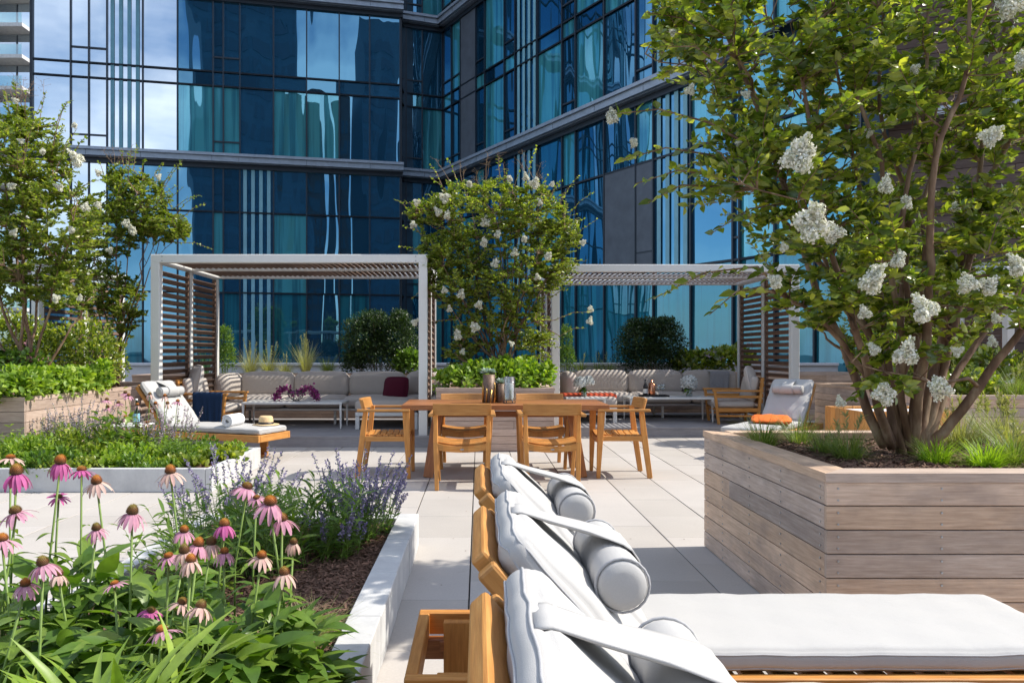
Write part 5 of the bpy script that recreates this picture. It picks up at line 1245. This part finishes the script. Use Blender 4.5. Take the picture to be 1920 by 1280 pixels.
CF = [ # px, py, Y, size, petal, droop, cone height, label
 (31, 888, 2.35, 1.15, 'petal_magenta', 1.15, 1.2, 'deep magenta coneflower with hanging petals highest at the left edge'),
 (113, 868, 2.45, 1.05, 'petal_magenta', 1.2, 1.1, 'deep magenta coneflower standing before the grey concrete bed'),
 (153, 882, 2.5, .85, 'petal_magenta', .5, .7, 'small flat magenta coneflower touching the deep magenta one'),
 (182, 905, 2.4, 1.0, 'petal_pale', .7, 1.1, 'faded salmon coneflower with one long side petal before the concrete bed'),
 (320, 886, 2.45, 1.0, 'petal_pale', .8, 1.1, 'faded salmon coneflower alone near the corner of the concrete bed'),
 (30, 960, 2.3, 1.1, 'petal_pink', .55, .8, 'wide flat pink coneflower with bright orange cone at the left edge'),
 (4, 1012, 2.2, 1.1, 'petal_pink', .7, .8, 'pink coneflower half cut off by the left edge'),
 (20, 858, 2.7, .8, 'petal_pale', .3, .5, 'small salmon bloom seen edge-on at the left edge'),
 (110, 931, 2.5, .65, 'petal_magenta', .1, .4, 'small half-open purple bloom below the magenta pair'),
 (248, 962, 2.2, 1.1, 'petal_pink', .85, 1.1, 'large pink coneflower with brown cone over the pale paving'),
 (181, 992, 2.3, .85, 'petal_pink', .8, 1.1, 'small pink coneflower left of the large one over the paving'),
 (463, 914, 2.75, 1.0, 'petal_pink', .75, .7, 'pale pink coneflower highest among the lavender spikes'),
 (481, 933, 2.7, .65, 'petal_pink', .3, .5, 'small flat pink coneflower just under the highest lavender one'),
 (506, 944, 2.25, 1.25, 'petal_pink', .95, .85, 'biggest pink coneflower with long drooping petals in the middle of the bed'),
 (529, 975, 2.3, 1.05, 'petal_pink', .9, .9, 'pink coneflower right below the biggest one'),
 (550, 1018, 2.35, .75, 'petal_pale', 1.2, 1.0, 'wilting coneflower with few brown petals at the right of the bunch'),
 (421, 985, 2.3, .95, 'petal_magenta', .95, 1.0, 'rosy coneflower left of the biggest pink one'),
 (421, 1036, 2.25, .8, 'petal_pink', .9, .9, 'small rosy coneflower under the rosy one'),
 (345, 996, 2.3, .85, 'petal_pink', .8, 1.0, 'pink coneflower above the crowded orange cones'),
 (371, 1022, 2.1, 1.0, 'petal_pink', .9, 1.1, 'coneflower with tall orange cone in the crowded group'),
 (396, 1020, 2.3, .95, 'petal_pale', 1.1, 1.1, 'orange coned bloom at the right of the crowded group'),
 (346, 1035, 2.05, 1.0, 'petal_pale', 1.0, 1.2, 'golden coned pale bloom at the left of the crowded group'),
 (358, 1052, 2.0, 1.0, 'petal_pale', .9, 1.0, 'pale bloom lowest in the crowded group'),
 (316, 1043, 2.1, .85, 'petal_pink', .4, .6, 'flat pink coneflower left of the crowded group'),
 (490, 1044, 2.2, .95, 'petal_pale', .6, .9, 'tan faded coneflower with broad limp petals'),
 (533, 1076, 2.15, 1.0, 'petal_pale', .85, 1.0, 'cream faded coneflower above the mulch'),
 (81, 1058, 1.95, 1.1, 'petal_pink', .8, 1.1, 'large pale pink coneflower with tall brown cone at lower left'),
 (48, 1096, 1.95, .95, 'petal_pink', .8, 1.0, 'pink coneflower left of and below the large pale one'),
 (110, 1078, 2.1, .8, 'petal_pale', 1.1, 1.0, 'small orange coned bloom hidden behind the large pale one'),
 (215, 1094, 2.1, .75, 'petal_pink', .15, .5, 'small open pink bloom alone among the dark leaves'),
 (341, 1130, 2.0, .9, 'petal_pale', .5, .8, 'pale coneflower opened flat above the purple one'),
 (376, 1138, 1.95, 1.0, 'petal_pale', .8, 1.0, 'pale coneflower with golden cone, rightmost of the lower ones'),
 (283, 1145, 2.05, .8, 'petal_magenta', .4, .7, 'small purple coneflower with black cone in the lower leaves'),
 (304, 1183, 1.85, 1.0, 'petal_pink', .25, .8, 'pink coneflower facing up, lowest in the front bed')]
for k, (px, py, Y, s, pt, dr, chh, lb) in enumerate(CF):
    hd_ = P(px, py, Y); coneflower(lb, hd_, .17, s*Y/2.2*.88, pt, dr, (random.uniform(-.07, .07), random.uniform(-.04, .08)), 200+k, 'cone', 15 if pt != 'petal_pale' else 13, 17, chh)
CF2 = [(200, 750, 'pink'), (202, 764, 'pink'), (222, 756, 'pink'), (241, 742, 'pink'), (235, 737, 'pink'), (236, 783, 'pink'), (258, 760, 'pale'), (281, 740, 'pale'), (292, 757, 'pale'), (309, 743, 'pale'), (314, 757, 'pale'), (333, 753, 'pink'), (276, 793, 'pale'), (256, 800, 'pale')]
nm2 = ['topmost of the pair left of the bottle', 'lower of the pair left of the bottle', 'just left of the bottle', 'over the rim of the plank planter', 'highest and farthest left by the planter rim', 'under the bottle', 'right beside the bottle neck', 'against the left lounger back', 'in front of the left bolster', 'highest before the white lounger back', 'between two seed heads before the lounger', 'rightmost before the white lounger back', 'low under the lounger back', 'low beside the white side table']
for k, (px, py, c) in enumerate(CF2):
    hd_ = P(px, py, 8.0+.03*(k % 5)); coneflower(('pink' if c == 'pink' else 'browned')+' small coneflower '+nm2[k], hd_, .17, 1.15, 'petal_pink' if c == 'pink' else 'petal_pale', .5 if c == 'pink' else 1.1, (random.uniform(-.05, .05), 0), 300+k, leaves=6, np_=13 if c == 'pink' else 7)
# broad-leaved coneflower foliage and strap-leaved grass in the near bed
def leafclump(label, base, n, Lr, W, hgt, rad, mat, seed, name='leafy_plant', cat='plant', fold=.22, bend=.55, elr=(.1, 1.1)):
    g_ = np.random.default_rng(seed); t = thing(name, label, cat, base)
    a = g_.uniform(0, 6.283, n); r_ = rad*np.sqrt(g_.uniform(0, 1, n)); z = hgt*g_.uniform(.05, 1, n)
    b = np.stack([r_*np.cos(a), r_*np.sin(a), z], 1); a2 = a+g_.normal(size=n)*.7; el = g_.uniform(elr[0], elr[1], n)
    d = np.stack([np.cos(a2)*np.cos(el), np.sin(a2)*np.cos(el), np.sin(el)], 1); ll = g_.uniform(*Lr, n)
    strips('leaves', b, d, np.cross(np.cross(d, [[0, 0, 1]]*n), d)+g_.normal(size=(n, 3))*.25, ll, ll*W, 7, [.12, .55, .95, 1, .8, .45, .03], bend*g_.uniform(.5, 1.3, n), fold, mat, t)
    m = MB()
    for i in range(0, n, 3): m.tube([(b[i][0]*.3, b[i][1]*.3, 0), tuple(b[i]*[.7, .7, .6]), tuple(b[i])], [.004, .003, .002], 5, False)
    m.build('stems', 'stem', t, smooth=True); return t
lc = [(60, 1.9, .20, 'broad dark leaved clump at the left edge of the front bed'), (150, 2.0, .20, 'broad dark leaved clump under the small open pink bloom'), (240, 2.15, .18, 'broad dark leaved clump left of the crowded coneflowers'), (330, 2.0, .16, 'broad dark leaved clump under the crowded coneflowers'), (420, 2.1, .16, 'large leaved clump with the biggest leaves below the rosy coneflowers'), (500, 2.3, .14, 'broad leaved clump beside the mulch at the right of the flowers'), (380, 1.8, .18, 'broad leaved clump at the bottom edge right of the strap leaves'), (250, 1.75, .2, 'broad leaved clump at the bottom edge behind the strap leaves'), (120, 2.35, .16, 'leaf clump under the magenta coneflowers'), (15, 2.2, .18, 'leaf clump cut off by the left edge below the wide pink coneflower'), (300, 2.5, .14, 'leaf clump behind the crowded coneflowers'), (460, 1.95, .12, 'low leaf clump nearest the kerb mulch'), (540, 2.2, .11, 'leaf clump below the cream coneflower'), (590, 2.35, .08, 'small leaf clump standing alone in the bark mulch')]
for k, (px, Y, r_, lb) in enumerate(lc):
    leafclump(lb, (sx(px, Y), Y, .165), (200 if k < 11 else 110 if k < 13 else 45), (.06, .145), .42, (.24, .28, .38, .38, .38, .26, .16, .14, .46, .38, .42, .24, .34, .14)[k], r_*1.1, 'leaf_cone' if k % 2 else 'leaf_mid', 400+k)
for k, (px, Y, h, lb) in enumerate([(180, 1.50, .36, 'lime green strap leaved grass at the bottom left of the front bed'), (100, 1.7, .26, 'lime green strap leaved grass near the left bottom corner'), (240, 1.68, .3, 'lime green strap leaved grass in front of the lowest pink coneflower'), (20, 1.6, .25, 'lime green strap leaves cut off by the bottom left corner')]):
    leafclump(lb, (sx(px, Y), Y, .2), 95, (.14, .25), .115, h, .12, 'leaf_lime', 420+k, 'strap_grass', 'grass clump', .3, .5, (.3, 1.4))
# narrow-leaved green clumps and sage
def willowy(label, base, nst, h, lean, mat, seed, L=.085, W=.14, fl=None, rad=.12, per=20, name='leafy_plant', cat='plant'):
    g_ = np.random.default_rng(seed); t = thing(name, label, cat, base); m = MB(); B, D = [], []; fb, fd = [], []
    for i in range(nst):
        a = g_.uniform(0, 6.283); r_ = rad*math.sqrt(g_.uniform()); p0 = Vector((r_*math.cos(a), r_*math.sin(a), -.01)); hh = h*g_.uniform(.6, 1.1); e = p0+Vector((math.cos(a)*hh*lean*g_.uniform(.2, 1.2), math.sin(a)*hh*lean*g_.uniform(.2, 1.2), hh)); md = p0.lerp(e, .5)+Vector((0, 0, hh*.06))
        m.tube([p0, md, e], [.0028, .0022, .001], 4, False); top = .62 if fl else 1.0
        for k in range(per):
            u = top*(k+g_.uniform())/per; q = p0*(1-u)**2+md*2*u*(1-u)+e*u*u; aa = k*2.4; B.append(q); el = g_.uniform(.2, .9); D.append((math.cos(aa)*math.cos(el), math.sin(aa)*math.cos(el), math.sin(el)))
        if fl:
            for k in range(fl[1]):
                u = .55+.45*(k+g_.uniform())/fl[1]; q = p0*(1-u)**2+md*2*u*(1-u)+e*u*u; fb.append(q+Vector(g_.normal(size=3)*fl[2]*(1.25-u))); fd.append(g_.normal(size=3)+np.array([0, 0, .5]))
    st_ = m.build('stems', 'stem', t); n = len(B); D = np.array(D); ll = L*g_.uniform(.6, 1.15, n)
    strips('leaves', B, D, np.cross(np.cross(D, [[0, 0, 1]]*n), D)+g_.normal(size=(n, 3))*.3, ll, ll*W, 5, None, .3, .2, mat, t)
    if fl: strips('flower_spikes', fb, fd, rand_unit(len(fb)), fl[3], fl[3]*.7, 3, [.6, 1, .5], .1, 0, fl[0], t)
    return t
for k, (px, Y, h, lb) in enumerate([(590, 4.1, .40, 'narrow leaved green plant behind the mulch, left of the sage'), (540, 4.3, .38, 'narrow leaved green plant left of the one by the sage'), (630, 4.45, .36, 'narrow leaved green plant growing into the violet sage'), (500, 3.9, .40, 'narrow leaved green plant behind the biggest coneflower'), (440, 3.9, .42, 'narrow leaved green plant under the highest lavender coneflower'), (385, 3.7, .42, 'narrow leaved green plant right of the lone salmon coneflower'), (470, 4.6, .34, 'narrow leaved green plant at the back edge of the front bed'), (340, 3.4, .36, 'narrow leaved green plant behind the crowded coneflowers')]):
    willowy(lb, (sx(px, Y), Y, .165), 20, h, .45, 'leaf_cone' if k % 2 else 'leaf_mid', 440+k, .11, .15, None, .15, 16)
for k, (px, Y, h, n, lb) in enumerate([(660, 4.55, .50, 46, 'violet sage with airy flower spikes at the far corner of the front bed'), (700, 4.75, .40, 34, 'violet sage leaning over the kerb corner'), (430, 4.6, .52, 24, 'pale violet sage between the concrete bed corner and the coneflowers'), (380, 4.5, .46, 18, 'pale violet sage left of the tall sage'), (480, 4.85, .46, 14, 'violet sage spikes before the paving at the back of the front bed'), (630, 4.2, .30, 16, 'short violet sage among the narrow green leaves')]):
    willowy(lb, (sx(px, Y), Y, .165), n, h, .5, 'leaf_mid', 460+k, .045, .3, ('purple', 60, .010, .013), .13, 12, 'sage', 'flowering sage')
for k, (px, Y, lb) in enumerate([(590, 2.95, 'small straw coloured grass tuft beside the mulch'), (545, 2.9, 'small blond grass tuft between the cream coneflower and the mulch'), (290, 2.7, 'thin blond grass wisps over the paving behind the coneflowers')]):
    tuft('grass_tuft', lb, 'grass tuft', (sx(px, Y), Y, .165), 260, .19, .0028, .8, 'blade_pale', 480+k, .7, 0, r0=.05)
# middle concrete bed
for k, (px, Y, w_, lb) in enumerate([(20, 7.5, .36, 'light green ground plant at the left edge of the concrete bed'), (90, 7.4, .36, 'light green ground plant behind the magenta coneflowers'), (165, 7.45, .34, 'light green ground plant left of the bottle in the concrete bed'), (240, 7.45, .34, 'light green ground plant under the side table'), (310, 7.5, .34, 'light green ground plant before the left lounger'), (370, 7.7, .30, 'low light green ground plant near the corner of the concrete bed'), (410, 8.15, .26, 'low ground plant at the tip of the concrete bed by the lounger foot'), (340, 8.1, .32, 'light green ground plant beneath the lounger cushion'), (200, 8.0, .36, 'green ground plant at the back of the concrete bed'), (90, 8.1, .4, 'green ground plant beside the plank planter corner')]):
    hh = (1.5, .7, 1.2, .9, .6, .55, .5, .8, 1.8, 1.4)[k]; gb = []
    for j in range(11): gb.append(((random.uniform(-w_, w_)*.95, random.uniform(-.32, .32), random.uniform(.0, .07)), (random.uniform(.07, .19), random.uniform(.08, .16), random.uniform(.05, .20)*hh)))
    bush('ground_plant', lb, 'plant', (sx(px, Y), Y, .165), gb, 1500, (.05, .075, .045, .06)[k % 4], (.5, .34, .6)[k % 3], ('leaf_bright', 'leaf_mid', 'leaf_tree2')[k % 3], 500+k, 8, .7)
for k, (px, Y, h, c, lb) in enumerate([(110, 8.2, .52, 'misty', 'misty violet sage before the sunlit plank planter'), (150, 8.2, .62, 'misty', 'tallest misty sage before the sunlit plank planter'), (190, 8.15, .46, 'misty', 'misty sage left of the dark leaved coneflowers'), (285, 8.0, .50, 'lilac', 'pale lilac plumes before the lounger back, left clump'), (325, 8.0, .56, 'lilac', 'pale lilac plumes before the lounger back, right clump'), (60, 8.1, .42, 'misty', 'misty sage at the left end of the concrete bed')]):
    willowy(lb, (sx(px, Y), Y, .165), 26, h, .35, 'leaf_bright', 520+k, .045, .3, (c, 34, .012, .016), .16, 14, 'sage', 'flowering sage')
for k, (px, Y, h, mt, lb) in enumerate([(30, 7.6, .34, 'leaf_mid', 'loose sprawling green perennial behind the left edge magenta coneflower'), (75, 7.9, .40, 'leaf_bright', 'loose yellow green perennial before the plank planter corner'), (230, 7.9, .42, 'leaf_mid', 'loose green perennial under the far pink coneflowers'), (265, 7.6, .30, 'leaf_bright', 'loose pale green perennial below the bottle'), (350, 7.8, .26, 'leaf_mid', 'loose low perennial in front of the lounger rail'), (150, 7.6, .30, 'leaf_bright', 'loose pale green perennial before the tallest misty sage'), (395, 7.9, .18, 'leaf_mid', 'short loose perennial near the tip of the concrete bed')]):
    willowy(lb, (sx(px, Y), Y, .165), 30, h, .6, mt, 560+k, .06, .28, None, .2, 14)
leafclump('dark leaved coneflower foliage left of the side table', (sx(215, 7.8), 7.8, .165), 90, (.08, .14), .45, .5, .18, 'leaf_cone', 540)
tag(strips('fallen_petals', np.stack([rng.uniform(-.35, 1.45, 40), rng.uniform(3.2, 8.5, 40), np.full(40, .002)], 1), rand_unit(40)*[1, 1, .05], [[0, 0, 1]]*40, .014, .008, 3, [.5, 1, .4], .05, .2, 'chip'), kind='stuff')
